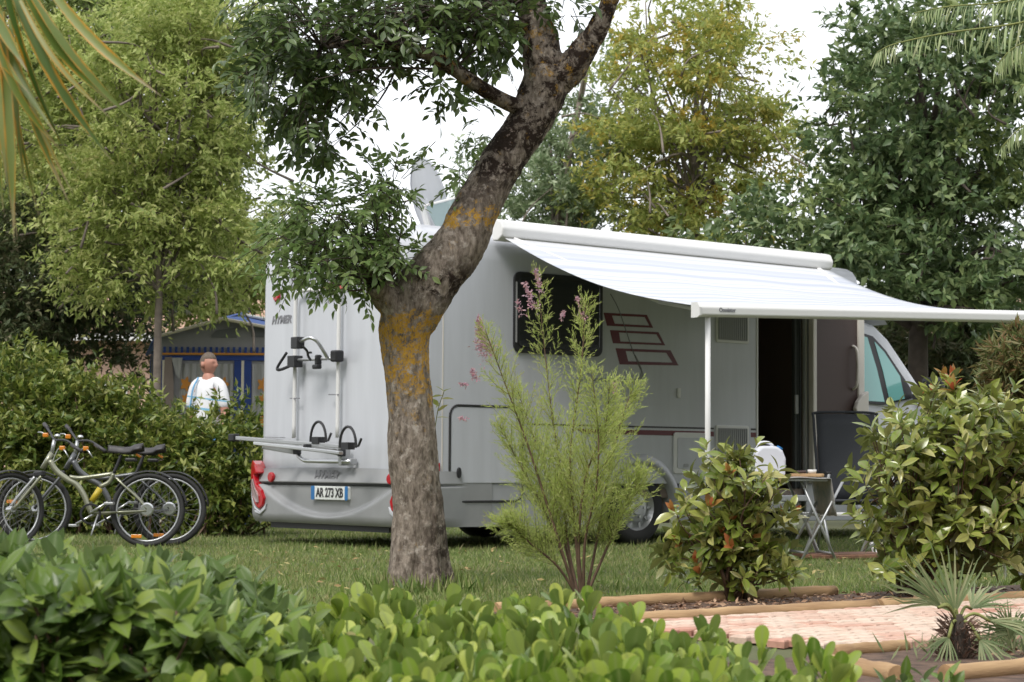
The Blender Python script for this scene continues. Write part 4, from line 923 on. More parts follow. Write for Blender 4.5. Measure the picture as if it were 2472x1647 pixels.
tree('dark_bush_tree', 'dark brownish tree at the far left above the hedge',
     [pb(60, 650, 170, 130, 25, 1.2), pb(200, 620, 150, 120, 25, 1.1), pb(30, 780, 120, 90, 25, 1.0), pb(180, 760, 90, 80, 25.5, .8), pb(330, 640, 110, 90, 25.6, .8), pb(290, 790, 70, 60, 25.5, .5, .8), pb(240, 840, 90, 50, 25.5, .5), pb(20, 520, 120, 100, 25, 1)],
     [gx(110, 25), up3(110, 800, 25), up3(120, 600, 25)], 520, 80, .22, T_QUAD, .09, L_brown, 13, bark='barkd', r0=.09)
tree('far_left_tree', 'green tree closing the gap between pink house and camper',
     [pb(480, 620, 180, 120, 29, 1.2), pb(560, 580, 120, 110, 29, 1.2), pb(650, 500, 80, 90, 29.5, 1.0, .25), pb(380, 600, 130, 120, 29, 1.0), pb(470, 740, 100, 40, 29, .8)],
     [gx(520, 29), up3(520, 700, 29), up3(540, 500, 29)], 300, 60, .26, T_QUAD, .10, L_olive, 14, r0=.1)
tree('grey_green_tree', 'grey-green tree rising behind the camper roof and dish',
     [pb(1240, 470, 130, 110, 28, 1.2), pb(1330, 380, 110, 150, 28.5, 1.2), pb(1120, 450, 90, 90, 28, 1.0, .7), pb(1060, 490, 80, 80, 27.5, 1.0, .25), pb(1380, 200, 70, 130, 29, .8, .6), pb(1250, 560, 160, 60, 28, 1)],
     [gx(1280, 28), up3(1280, 600, 28), up3(1300, 400, 28), up3(1350, 150, 28.5)], 330, 60, .22, T_QUAD, .10, L_grey, 15, r0=.1)
tree('yellowing_tree', 'tall yellow-green tree turning autumn colours behind the awning',
     [pb(1600, 200, 190, 190, 27, 1.4), pb(1520, 400, 190, 150, 27, 1.4), pb(1700, 360, 150, 130, 27, 1.2), pb(1560, 60, 130, 110, 27, 1.1), pb(1640, 520, 180, 90, 27, 1.2), pb(1440, 500, 110, 110, 27, 1.0), pb(1800, 330, 60, 80, 27.5, .8, .5), pb(1440, 240, 80, 120, 27.3, .8, .7)],
     [gx(1600, 27), up3(1600, 600, 27), up3(1597, 420, 27), up3(1600, 240, 27), up3(1620, 40, 27)], 250, 130, .27, T_QUAD, .10, L_yel, 16, r0=.07, nb=40)
tree('dark_oak', 'large dark green oak-like tree behind the cab on the right',
     [pb(2120, 260, 230, 250, 24, 1.6), pb(2230, 500, 230, 200, 24, 1.5), pb(1900, 520, 210, 110, 23.6, 1.2), pb(2050, 620, 250, 110, 23.6, 1.2), pb(2280, 680, 150, 110, 23.6, 1.0), pb(2000, 70, 90, 90, 24.4, 1.0, .6), pb(2000, 380, 120, 150, 24, 1.1), pb(1780, 520, 120, 60, 23.5, .8), pb(2260, 90, 160, 130, 24, 1.3)],
     [gx(2110, 24), up3(2110, 760, 24), up3(2120, 500, 24), up3(2110, 200, 24)], 430, 80, .25, T_QUAD, .125, L_oak, 17, bark='barkd', r0=.14, nb=36, wleaf=1.15)
tree('back_wood_tree', 'dark evergreen standing low behind the cab window',
     [pb(2080, 800, 180, 130, 27, 1.3), pb(2260, 820, 160, 140, 27, 1.3), pb(1960, 820, 100, 90, 27, 1.0)],
     [gx(2150, 27), up3(2150, 950, 27), up3(2150, 760, 27)], 520, 60, .2, T_QUAD, .11, L_brown, 18, bark='barkd', r0=.1)
tree('reddish_shrub', 'orange-tinged shrub at the right edge above the large bush',
     [pb(2330, 850, 50, 70, 13, .3), pb(2345, 780, 30, 40, 13, .2)], [gx(2340, 13), up3(2340, 1000, 13), up3(2338, 850, 13)], 70, 60, .07, T_NARROW, .09,
     leafmat('leaf_reddish', [(.08, .11, .035), (.14, .14, .05), (.20, .12, .06)], .5, .3), 19, r0=.012, nb=3, group=None)
# far belt of woodland, reads as one mass
rg = np.random.default_rng(21); n = 42000
X = rg.uniform(-17, 17, n); Yb = 46+rg.uniform(-2.5, 2.5, n); Hb = 4.6+.8*np.sin(X*.8)+.5*np.sin(X*2.1+1); Z = Hb*rg.random(n)**.75
pos = np.stack([X, Yb, Z], 1); d = rg.normal(size=(n, 3)); up = rg.normal(size=(n, 3)); up[:, 2] += 1
# unseen ring of wood round the viewer, added to block low sky light
nr = 26000; az_ = rg.uniform(math.radians(-205), math.radians(25), nr); rad_ = 19+rg.uniform(-2, 2, nr); hr_ = (7.0+1.5*np.sin(az_*5)+1.0*np.sin(az_*13+1))*rg.random(nr)**.8
ringp_ = np.stack([rad_*np.cos(az_), 10+rad_*np.sin(az_), hr_], 1); kr = np.abs(ringp_[:, 0]) > .30*np.maximum(ringp_[:, 1], 0)+1.0*(ringp_[:, 1] > 0)
ringp_ = ringp_[kr | (ringp_[:, 1] < -3)]; sz_ = np.concatenate([rg.uniform(.28, .55, n), rg.uniform(.5, .9, len(ringp_))]); pos = np.concatenate([pos, ringp_]); d = rg.normal(size=pos.shape); up = rg.normal(size=pos.shape); up[:, 2] += 1
wd_ = leaf_object('woodland', T_QUAD, pos, unit(d), up, sz_, L_dark); tag(wd_, 'dim belt of woodland far behind the site, plus unseen ring added for shade', 'woodland', kind='stuff')

# hedge behind the bicycles
def hedge(name, label, blobs, n, ls, tm, m, seed, loc, stems=60, base_z=0.0, droop=.15):
    rg = np.random.default_rng(seed); t = thing(name, label, 'hedge', loc); off = np.array(loc, float)
    B = [(b[0]-off[0], b[1]-off[1], b[2]-off[2], *b[3:]) for b in blobs]
    C, pos, d, up = crown_leaves(B, n, 24, .11, rg, .9, droop, .22, .8, 8)
    # loose shoots standing out of the clipped mass
    ts, us = blob_points(B, n//6, rg, .02); ts = ts+np.array([0, -.05, .05]); q_ = (np.arange(14)/13.0)[None, :, None]; gx_ = unit(us*.5+np.array([0, -.2, 1.0])+rg.normal(size=us.shape)*.35)[:, None, :]*(.10+.22*rg.random((len(ts), 1, 1)))
    p_ = (ts[:, None, :]+gx_*q_+rg.normal(size=(len(ts), 14, 3))*.012).reshape(-1, 3); d_ = unit(rg.normal(size=p_.shape)+np.array([0, -.2, .5])); u_ = rg.normal(size=p_.shape)*.5; u_[:, 2] += 1
    pos = np.concatenate([pos, p_]); d = np.concatenate([d, d_]); up = np.concatenate([up, u_])
    k = pos[:, 2] > .02; pos, d, up = pos[k], d[k], up[k]; sc = ls*rg.uniform(.7, 1.25, len(pos))
    leaf_object('foliage', tm, pos, d, up, sc, m, t)
    mb = MB()
    for i in rg.choice(len(C), stems, False):
        c = C[i]; limb(mb, [(c[0]*.9+rg.normal()*.05, c[1], 0), (c[0]*.95+rg.normal()*.1, c[1]*.9, c[2]*.5), c], .012, .004, 4, 4)
    o = mb.build('stems', M['stem'], t, fix=False); o['kind'] = 'stuff'; return t
hb = [pb(60, 960, 150, 110, 20.8, .6), pb(200, 1000, 160, 130, 20.6, .6), pb(350, 1060, 150, 125, 20.5, .6), pb(470, 1080, 130, 110, 20.4, .6), pb(550, 1080, 90, 130, 20.3, .5), pb(100, 1130, 180, 90, 20.6, .6), pb(300, 1160, 200, 70, 20.5, .6), pb(500, 1170, 110, 70, 20.3, .5), pb(300, 975, 70, 45, 20.7, .4), pb(60, 880, 90, 60, 20.9, .4), pb(555, 1010, 50, 55, 20.3, .3), pb(190, 930, 110, 45, 20.8, .4), pb(40, 840, 70, 50, 20.9, .35), pb(130, 880, 50, 40, 20.8, .3), pb(20, 1080, 120, 120, 20.8, .6)]
hedge('hedge', 'tall clipped green hedge behind the bicycles beside the camper', hb, 1750, .088, T_QUAD, L_hedge, 31, (-3.9, 20.5, 0), 80)

# ================================================================== BICYCLES
M['frame'] = pbr('champagne_frame', (.27, .275, .20), .32, metal=.5, coat=.3)
M['frame2'] = pbr('silver_frame', (.12, .125, .13), .35, metal=.5)
M['yellow'] = pbr('yellow_spring', (.50, .38, .03), .45)
M['amber'] = pbr('amber_reflector', (.62, .21, .015), .25, coat=.5)
M['saddle'] = pbr('saddle_vinyl', (.035, .032, .034), .5)
M['spoke'] = pbr('spoke_steel', (.22, .22, .22), .45, metal=.7)
SB = 1210.0
def bike(name, label, loc, rz, lean, fm, steer, grp):
    root = thing(name, label, 'bicycle', loc, rz, grp); root.scale = (.94, .94, .94)
    Lm = Matrix.Rotation(-lean, 3, 'X')
    def k(x, y, dy=0): return Lm @ Vector(((x-1600)/SB, dy, (1553-y)/SB))
    def tubep(nm, pts, r, m, parent=root, seg=8, n=5): mb = MB(); mb.tube([Vector(p) for p in (spline(pts, n) if len(pts) > 2 else pts)], r, seg); return mb.build(nm, m, parent, smooth=True)
    def bwheel(c, yaw):
        e = bpy.data.objects.new('wheel', None); col.objects.link(e); e.parent = root
        e.matrix_basis = Matrix.Translation(c) @ Lm.to_4x4() @ Matrix.Rotation(yaw, 4, 'Z')
        def ringp(r, n=36): return [(r*math.cos(2*math.pi*i/n), 0, r*math.sin(2*math.pi*i/n)) for i in range(n)]
        mb = MB(); mb.tube(ringp(.308), .024, 8, closed=True); mb.build('tyre', M['rubber'], e, smooth=True)
        mb = MB(); mb.tube(ringp(.277), .010, 6, closed=True); mb.build('rim', M['alu'], e, smooth=True)
        mb = MB(); mb.tube([(0, -.045, 0), (0, .045, 0)], .028, 12); mb.build('hub', M['chrome'], e)
        mb = MB()
        for i in range(28):
            q = 2*math.pi*i/28; q2 = q+(.35 if i % 2 else -.35); s = .03 if i % 4 < 2 else -.03
            mb.tube([(.03*math.cos(q2), s, .03*math.sin(q2)), (.275*math.cos(q), 0, .275*math.sin(q))], .0016, 4, False)
        o = mb.build('spokes', M['spoke'], e, fix=False); o['kind'] = 'stuff'
        mb = MB(); mb.box((-.09 if yaw == 0 else -.2, -.02, -.235 if yaw == 0 else .06), (.095, .012, .032)); mb.build('reflector', M['amber'], e, bevel=.004)
        return e
    rw = bwheel(k(1600, 1150), 0.0); fwc = k(130, 1155); bwheel(fwc, steer)
    tubep('main_frame', [k(525, 625), k(600, 735), k(720, 825), k(820, 880), k(900, 985), k(960, 1110), k(1000, 1195)], .027, fm)
    tubep('top_tube', [k(745, 800), k(850, 812), k(1000, 795), k(1215, 762)], .019, fm)
    tubep('head_tube', [k(545, 540), k(450, 715)], .024, fm)
    tubep('seat_tube', [k(1215, 760), k(1175, 850), k(1075, 905)], .020, fm)
    tubep('seat_stay', [k(1245, 805, -.02), k(1340, 890, -.05), k(1500, 1030, -.055), k(1600, 1150, -.055)], .010, fm)
    tubep('seat_stay', [k(1245, 805, .02), k(1340, 890, .05), k(1500, 1030, .055), k(1600, 1150, .055)], .010, fm)
    tubep('chain_stay', [k(1010, 1195, -.05), k(1600, 1165, -.055)], .011, fm)
    tubep('chain_stay', [k(1010, 1195, .05), k(1600, 1165, .055)], .011, fm)
    tubep('shock_spring', [k(1080, 920), k(995, 1060)], .028, M['yellow']); tubep('shock_rod', [k(1110, 880), k(980, 1090)], .010, M['chrome'])
    tubep('seat_post', [k(1215, 765), k(1265, 640), k(1290, 555)], .015, M['black'])
    mb = MB()
    def sad(a, b):
        x = 1150+375*a; wd = .018+.065*max(0, min(1, (a-.35)/.5)); q = (b-.5)*math.pi
        return Lm @ Vector(((x-1600)/SB, wd*math.sin(q), (1553-(490-25*math.cos(q)-(25 if a > .7 else 0)*a+20*(1-abs(2*a-1))))/SB-.035*abs(math.sin(q))**3))
    mb.grid(sad, 14, 9); mb.build('saddle', M['saddle'], root, smooth=True, solid=.02)
    mb = MB(); mb.box(k(1400, 610), (.10, .07, .035)); mb.build('saddle_bag', M['black'], root, bevel=.012)
    mb = MB(); mb.box(k(1480, 565), (.05, .05, .02), Matrix.Rotation(.5, 3, 'Y')); mb.build('rear_light', M['amber'], root, bevel=.004)
    cr_ = k(1000, 1195); mb = MB(); mb.lathe([(.075, -.004), (.092, -.004), (.095, 0), (.092, .004), (.075, .004)], 28, Matrix.Translation(cr_+Vector((0, -.06, 0))) @ Matrix.Rotation(math.pi/2, 4, 'X')); mb.build('chainring', M['black'], root)
    tubep('crank', [k(1000, 1195, -.075), k(1185, 1075, -.08)], .011, M['chrome']); tubep('crank', [k(1000, 1195, .075), k(815, 1300, .08)], .011, M['chrome'])
    mb = MB(); mb.box(k(1215, 1095, -.13), (.08, .09, .022)); mb.build('pedal', M['alu'], root, bevel=.004)
    mb = MB(); mb.box(k(780, 1310, .13), (.08, .09, .022)); mb.build('pedal', M['alu'], root, bevel=.004)
    cs, sn = math.cos(steer), math.sin(steer); crown_ = k(420, 770)
    for dy in (-.055, .055):
        o_ = Vector((-sn*dy*0+0, 0, 0)); side = Vector((-math.sin(steer)*dy, math.cos(steer)*dy, 0)); side = Lm @ side
        tubep('fork_leg', [crown_+side+Vector((0, 0, -.01)), crown_*.5+fwc*.5+side, fwc+side], .014, fm if dy < 0 else M['alu'])
    mb = MB(); mb.bar(crown_+Lm @ Vector((-math.sin(steer)*-.075, math.cos(steer)*-.075, 0)), crown_+Lm @ Vector((-math.sin(steer)*.075, math.cos(steer)*.075, 0)), .045, .05); mb.build('fork_crown', M['black'], root, bevel=.01)
    tubep('steerer', [k(545, 540), k(565, 400)], .017, M['alu'])
    st = k(570, 395); hA = k(380, 190, .24); hB = k(930, 560, -.27); 
    tubep('handlebar', [hA, k(480, 300, .12), st, k(740, 430, -.14), hB], .011, M['black'])
    for a_, b_ in ((hA, k(440, 255, .18)), (hB, k(800, 475, -.19))): tubep('grip', [a_, b_], .018, M['saddle'])
    for c_, e_ in ((k(430, 330, .14), k(330, 290, .20)), (k(685, 505, -.12), k(770, 610, -.17))):
        mb = MB(); mb.box(c_, (.05, .035, .04)); bl = mb.build('brake_shifter', M['yellow' if False else 'amber'], root, bevel=.008)
        mb = MB(); mb.tube([c_, (c_+e_)/2+Vector((0, -.01, .012)), e_], .006, 6); mb.build('brake_lever', M['chrome'], bl, smooth=True)
    mb = MB(); mb.lathe([(.0001, .03), (.022, .022), (.03, 0), (.0001, -.002)], 14, Matrix.Translation(k(595, 370))); mb.build('bell', M['chrome'], root, smooth=True)
    tubep('brake_cable', [k(640, 590), k(560, 640), k(610, 500), k(690, 480)], .004, M['vent'])
    # mudguards
    def guard(c, q0, q1, yaw):
        mb = MB(); n = 24; V = []; F = []
        for i in range(n+1):
            q = q0+(q1-q0)*i/n
            for dy in (-.03, 0, .03):
                r = .352-(.012 if dy else 0); V.append(c+Lm @ (Matrix.Rotation(yaw, 3, 'Z') @ Vector((r*math.cos(q), dy, r*math.sin(q)))))
        for i in range(n): F += [(i*3, i*3+1, i*3+4, i*3+3), (i*3+1, i*3+2, i*3+5, i*3+4)]
        mb.add(V, F); return mb.build('mudguard', M['black'], root, smooth=True, solid=.003)
    guard(k(1600, 1150), math.radians(5), math.radians(150), 0); guard(fwc, math.radians(60), math.radians(165), steer)
    tubep('kickstand', [k(1080, 1210, -.06), k(1040, 1440, -.16)], .008, M['alu'])
    mb = MB(); mb.lathe([(.0001, .012), (.05, .012), (.062, 0), (.05, -.004)], 20, Matrix.Translation(k(1600, 1150, -.05)) @ Matrix.Rotation(math.pi/2, 4, 'X')); mb.build('sprocket', M['chrome'], root)
    return root
q = P((1600/4.48), 1130, 17.3)
bike('bicycle', 'champagne coloured bicycle nearest the viewer with yellow spring and black saddle', (q.x, 17.3, 0), 0, .10, M['frame'], .75, 'bicycles leaning on the hedge')
bike('bicycle', 'second bicycle behind the champagne one, leaning into the hedge', (q.x+.13, 17.62, 0), .03, .13, M['frame2'], .15, 'bicycles leaning on the hedge')

# ================================================================== UNDER THE AWNING
cl_m = pbr('table_cloth', (.42, .34, .30), .8, c2=(.22, .24, .24), vscale=9)
tb_c = P(1925, 1340, 15.7); tbl = thing('folding_table', 'small folding camp table with patterned cloth and crossed tube legs', 'table', (tb_c.x-.10, 15.85, 0), .12)
mb = MB(); mb.prism(rrect(-.42, .30, -.27, .27, .03), lambda a, b, t: (a, b, t), .60, .622); mb.build('table_top', M['vent'], tbl, bevel=.006)
mb = MB()
def tc_(a, b):
    x = -.43+.86*a; y = -.285+.57*b; z = .626
    if x > .31: z -= (x-.31)*2.4; x = .31+(x-.31)*.35
    z += .004*math.sin(x*20)+.003*math.sin(y*25); return (x, y, z)
mb.grid(tc_, 30, 14); mb.build('cloth', cl_m, tbl, smooth=True, solid=.004)
for sy in (-.22, .22):
    for a_, b_ in (((.10, .01), (.42, .60)), ((.36, .01), (.10, .60)), ((-.38, .01), (-.12, .60)), ((-.12, .01), (-.38, .60))):
        mb = MB(); mb.tube([(a_[0], sy, a_[1]), (b_[0], sy*.95, b_[1])], .011, 8); mb.build('leg', M['alu'], tbl, smooth=True)
for x_ in (.14, .33, -.33, -.16):
    mb = MB(); mb.tube([(x_, -.22, .06), (x_, .22, .06)], .009, 6); mb.build('stretcher', M['alu'], tbl, smooth=True)
jc = thing('water_canister', 'white plastic water canister standing on the camp table', 'canister', (tbl.location.x-.10, 15.88, .631), .2)
M['hdpe'] = pbr('white_hdpe', (.66, .67, .74), .35)
mb = MB(); mb.prism([(-.12, 0), (.12, 0), (.125, .14), (.10, .20), (.05, .235), (-.07, .235), (-.12, .19)], lambda a, b, t: (a, t, b), -.07, .07); mb.build('body', M['hdpe'], jc, bevel=.02)
mb = MB(); mb.tube(spline([(-.09, 0, .20), (-.07, 0, .255), (0, 0, .26), (.04, 0, .235)], 4), .012, 8); mb.build('handle', M['hdpe'], jc, smooth=True)
mb = MB(); mb.lathe([(.025, 0), (.025, .025), (.0001, .027)], 14, Matrix.Translation((.085, 0, .205)) @ Matrix.Rotation(.5, 4, 'Y')); mb.build('cap', M['plateb'], jc)
bd = thing('breadboard', 'flat wooden dish with small things lying on the camp table', 'dish', (tbl.location.x+.20, 15.9, .632), -.1)
mb = MB(); mb.prism(rrect(-.13, .13, -.08, .08, .03), lambda a, b, t: (a, b, t), 0, .025); mb.build('board', M['log'], bd, bevel=.006)
mb = MB(); mb.lathe([(.0001, 0), (.03, 0), (.036, .028), (.03, .03), (.0001, .018)], 14, Matrix.Translation((.04, 0, .026))); mb.build('bowl', M['white_rail'], bd, smooth=True)
mb = MB(); mb.tube([(-.08, -.02, .035), (-.01, .02, .038)], .012, 8); mb.build('roll', M['brown'], bd)
# dark camp chair
M['mesh'] = pbr('charcoal_mesh', (.035, .038, .045), .75, bump=.2, bscale=200)
cc = P(2010, 1090, 17.3); ch = thing('camp_chair', 'charcoal high-back folding camp chair standing in front of the open door', 'chair', (cc.x+.12, 17.3, 0), .1)
mb = MB(); mb.grid(lambda a, b: (-.25+.5*a, -.02+.16*(b-.5)-.02*math.sin(math.pi*a), .45+.70*b), 8, 8); mb.build('backrest', M['mesh'], ch, smooth=True, solid=.02)
mb = MB(); mb.grid(lambda a, b: (-.25+.5*a, -.50+.45*b, .44-.03*math.sin(math.pi*b)), 8, 8); mb.build('seat', M['mesh'], ch, smooth=True, solid=.02)
for sx in (-.27, .27):
    mb = MB(); mb.tube(spline([(sx, -.10, .42), (sx, -.05, .7), (sx, .05, 1.10), (sx*.93, .065, 1.16), (0, .07, 1.17)], 5), .012, 8); mb.build('back_frame', M['mesh'], ch, smooth=True)
    mb = MB(); mb.bar((sx, -.45, .66), (sx, .0, .66), .045, .025); mb.build('armrest', M['black'], ch, bevel=.008)
    mb = MB(); mb.tube([(sx, -.45, .65), (sx, -.05, .01)], .012, 8); mb.build('leg', M['alu'], ch, smooth=True)
    mb = MB(); mb.tube([(sx, -.05, .62), (sx, -.50, .01)], .012, 8); mb.build('leg', M['alu'], ch, smooth=True)
# white slatted stool, step board
st_ = P(2010, 1240, 16.3); sl_ = thing('slatted_stool', 'low white slatted stool beside the camp table', 'stool', (st_.x+.06, 16.3, 0), .25)
for i in range(5): mb = MB(); mb.bx(-.28, .28, -.18+i*.08, -.12+i*.08, .33, .35); mb.build('slat', M['white_rail'], sl_, bevel=.004)
for sx in (-.24, .24):
    for a_, b_ in ((-.16, .16), (.16, -.16)): mb = MB(); mb.bar((sx, a_, 0), (sx, b_, .328), .02, .03); mb.build('leg', M['white_rail'], sl_)
dm = P(2065, 1330, 16.0); dmat_ = thing('doormat', 'worn reddish-brown mat lying on the grass before the door', 'mat', (dm.x, 16.1, .012), .5)
mb = MB(); mb.prism(rrect(-.45, .45, -.22, .22, .02), lambda a, b, t: (a, b, t), 0, .03); mb.build('mat', pbr('coir', (.25, .13, .08), .95, var=.3, vscale=20, bump=.6, bscale=150), dmat_, bevel=.006)
mb = MB(); mb.prism(rrect(-.40, .40, -.17, .17, .02), lambda a, b, t: (a, b, t), .031, .036); mb.build('tread', pbr('coir_dark', (.18, .10, .07), .95, var=.3, vscale=30), dmat_)

# ================================================================== THE LEANING TREE
TYM = 11.6
def barkmat():
    m, n, p, out = newmat('lichen_bark'); g = n.nodes.new('ShaderNodeNewGeometry'); tcn = n.nodes.new('ShaderNodeTexCoord'); ob = tcn.outputs['Object']
    def noise(sc, det=6, ro=.6, vec=ob, dist=0):
        t = n.nodes.new('ShaderNodeTexNoise'); t.inputs['Scale'].default_value = sc; t.inputs['Detail'].default_value = det; t.inputs['Roughness'].default_value = ro; t.inputs['Distortion'].default_value = dist
        n.links.new(vec, t.inputs['Vector']); return t.outputs[0]
    def rng(v, a, b):
        r = n.nodes.new('ShaderNodeMapRange'); r.inputs[1].default_value = a; r.inputs[2].default_value = b; n.links.new(v, r.inputs[0]); return r.outputs[0]
    def mth(op, a, b):
        r = n.nodes.new('ShaderNodeMath'); r.operation = op
        for i, x in enumerate((a, b)):
            if isinstance(x, (int, float)): r.inputs[i].default_value = x
            else: n.links.new(x, r.inputs[i])
        return r.outputs[0]
    def mix(f, a, b):
        r = n.nodes.new('ShaderNodeMix'); r.data_type = 'RGBA'; n.links.new(f, r.inputs[0])
        for i, x in ((6, a), (7, b)):
            if isinstance(x, tuple): r.inputs[i].default_value = (*x, 1)
            else: n.links.new(x, r.inputs[i])
        return r.outputs[2]
    sp = n.nodes.new('ShaderNodeSeparateXYZ'); n.links.new(ob, sp.inputs[0]); z = sp.outputs[2]; x = sp.outputs[0]
    mp = n.nodes.new('ShaderNodeMapping'); mp.inputs['Scale'].default_value = (1, 1, .35); n.links.new(ob, mp.inputs[0])
    c = mix(rng(noise(38, 8, .7, mp.outputs[0]), .36, .64), (.095, .074, .058), (.34, .285, .235))
    c = mix(rng(noise(17, 6, .7), .54, .66), c, (.42, .37, .32))                       # pale crust lichen
    # dark moss patches, mostly on the upper leaning stem and one side of the foot
    dk = rng(noise(10, 7, .75, ob, .4), .46, .53)
    hi = rng(z, 2.05, 2.35); lo = mth('MULTIPLY', rng(z, .75, .35), rng(x, -.02, .10)); mid = mth('MULTIPLY', mth('MULTIPLY', rng(z, 1.58, 1.66), rng(z, 1.86, 1.76)), rng(x, -.10, -.02))
    f = mth('MULTIPLY', dk, mth('MINIMUM', mth('ADD', mth('ADD', hi, mth('MULTIPLY', lo, .8)), mid), 1.0))
    c = mix(f, c, (.030, .020, .015))
    c = mix(mth('MULTIPLY', rng(noise(45, 4, .6), .60, .68), f), c, (.27, .21, .18))
    # orange lichen, thick on the upper trunk, thinning downward, spots above
    band = mth('MULTIPLY', rng(z, .85, 1.30), rng(z, 1.62, 1.50)); band2 = mth('MULTIPLY', mth('MULTIPLY', rng(z, 2.0, 2.06), rng(z, 2.20, 2.12)), 1.0)
    top = mth('MULTIPLY', rng(z, 2.7, 2.8), .35)
    ori = rng(mth('ADD', noise(16, 8, .75, ob, .2), mth('MULTIPLY', mth('ADD', mth('ADD', band, mth('MULTIPLY', band2, .8)), top), .16)), .60, .65)
    c = mix(mth('MULTIPLY', mth('MULTIPLY', ori, rng(noise(75, 5, .7), .36, .52)), mth('MINIMUM', mth('ADD', mth('ADD', mth('ADD', band, band2), top), .25), 1.0)), c, mix(noise(60, 3), (.34, .17, .02), (.60, .36, .05)))
    n.links.new(c, p.inputs['Base Color']); p.inputs['Roughness'].default_value = .92; p.inputs['Specular IOR Level'].default_value = .2
    bp = n.nodes.new('ShaderNodeBump'); bp.inputs['Strength'].default_value = .8; bp.inputs['Distance'].default_value = .02
    hgt = mth('ADD', noise(30, 8, .7, mp.outputs[0]), mth('MULTIPLY', noise(110, 4, .6, mp.outputs[0]), .5)); n.links.new(hgt, bp.inputs['Height']); n.links.new(bp.outputs[0], p.inputs['Normal'])
    return m
M['mainbark'] = barkmat()
tb_ = FP(968, 1362, TYM); TBASE = Vector((tb_.x, TYM, 0))
mtree = thing('leaning_tree', 'leaning tree with lichen-covered trunk forking in front of the camper', 'tree', TBASE)
k431 = TYM/FPX*1.0506
def tq(px, py, dy=0): q = FP(px, py, TYM+dy); return Vector(q)-TBASE
def tube_r(mb, rows, seg=20, n=6):
    sp = spline([(*tq(x, y, dy), w*.5*k431) for x, y, w, dy in rows], n)
    mb.tube([Vector(s[:3]) for s in sp], [max(.006, s[3]) for s in sp], seg)
mb = MB()
tube_r(mb, [(968, 1425, 215, 0), (968, 1385, 182, 0), (966, 1350, 164, 0), (963, 1300, 142, 0), (961, 1200, 121, 0), (950, 1050, 111, 0), (939, 900, 107, 0), (929, 800, 112, 0), (932, 745, 128, 0), (960, 690, 138, .02), (1000, 635, 132, .03), (1045, 575, 124, .05), (1085, 500, 113, .08), (1132, 412, 103, .10), (1178, 340, 100, .12), (1222, 270, 102, .15), (1250, 205, 108, .15), (1262, 160, 104, .15)], 28, 7)
tube_r(mb, [(1255, 190, 96, .15), (1245, 120, 92, .15), (1235, 60, 82, .18), (1222, 10, 74, .2), (1212, -60, 66, .25), (1200, -200, 55, .3), (1170, -330, 30, .3)], 20)
tube_r(mb, [(1275, 190, 80, .15), (1318, 150, 74, .12), (1350, 105, 60, .1), (1382, 50, 50, .08), (1400, 0, 46, .05), (1420, -90, 40, 0), (1440, -220, 34, 0), (1470, -340, 20, 0)], 16)
tube_r(mb, [(930, 720, 96, -.03), (896, 690, 74, -.06), (878, 668, 66, -.09), (872, 655, 62, -.10)], 18)
me0 = bpy.data.meshes.new('trunk'); me0.from_pydata(mb.v, [], mb.f); tmp = bpy.data.objects.new('trunk_tmp', me0); col.objects.link(tmp)
md = tmp.modifiers.new('r', 'REMESH'); md.mode = 'VOXEL'; md.voxel_size = .009; md.use_smooth_shade = True
md = tmp.modifiers.new('s', 'SMOOTH'); md.factor = .5; md.iterations = 6
dg = bpy.context.evaluated_depsgraph_get(); tme = bpy.data.meshes.new_from_object(tmp.evaluated_get(dg)); bpy.data.objects.remove(tmp); tme.name = 'trunk'
nv_ = len(tme.vertices); co = np.empty(nv_*3, np.float32); no = np.empty(nv_*3, np.float32); tme.vertices.foreach_get('co', co); tme.vertices.foreach_get('normal', no); co = co.reshape(-1, 3); no = no.reshape(-1, 3)
dsp = np.empty(nv_)
for i in range(nv_):
    x, y, z = co[i]; dsp[i] = mnoise.noise((x*7, y*7, z*3.2))*.014+mnoise.noise((x*24, y*24, z*8))*.008-abs(mnoise.noise((x*40+5, y*40, z*9)))*.007+mnoise.noise((x*80, y*80, z*35))*.003
low = np.clip((.35-co[:, 2])/.35, 0, 1); ang_ = np.arctan2(co[:, 1], co[:, 0]); dsp += low**1.5*.034*np.sin(ang_*5+1)
co += no*dsp[:, None]; tme.vertices.foreach_set('co', co.ravel()); tme.materials.clear(); tme.materials.append(M['mainbark']); tme.update()
link('trunk', tme, mtree)
mb = MB(); cst = tq(871, 653, -.12); nst = (tq(871, 653, -.12)-tq(905, 700, -.06)).normalized()      # sawn stub with rim
rot = nst.to_track_quat('Z', 'Y').to_matrix().to_4x4(); mb.lathe([(.0001, -.012), (.03, -.012), (.055, -.006), (.070, .014), (.082, .004), (.085, -.03)], 24, Matrix.Translation(cst) @ rot); mb.build('sawn_stub', M['mainbark'], mtree, smooth=True)
mb = MB(); tube_r(mb, [(1215, 250, 46, .12), (1170, 238, 38, .05), (1110, 205, 35, -.05), (1045, 160, 33, -.15), (985, 125, 28, -.25), (930, 108, 24, -.3), (840, 95, 18, -.35), (740, 110, 12, -.4)], 12); mb.build('limb', M['mainbark'], mtree, smooth=True)
rg = np.random.default_rng(41)
def mb_(px, py, rx, ry, w=1.0, dy=0.0, rd=.45):
    c = tq(px, py, dy); return (c.x, c.y, c.z, rx*k431, rd, ry*k431, w)
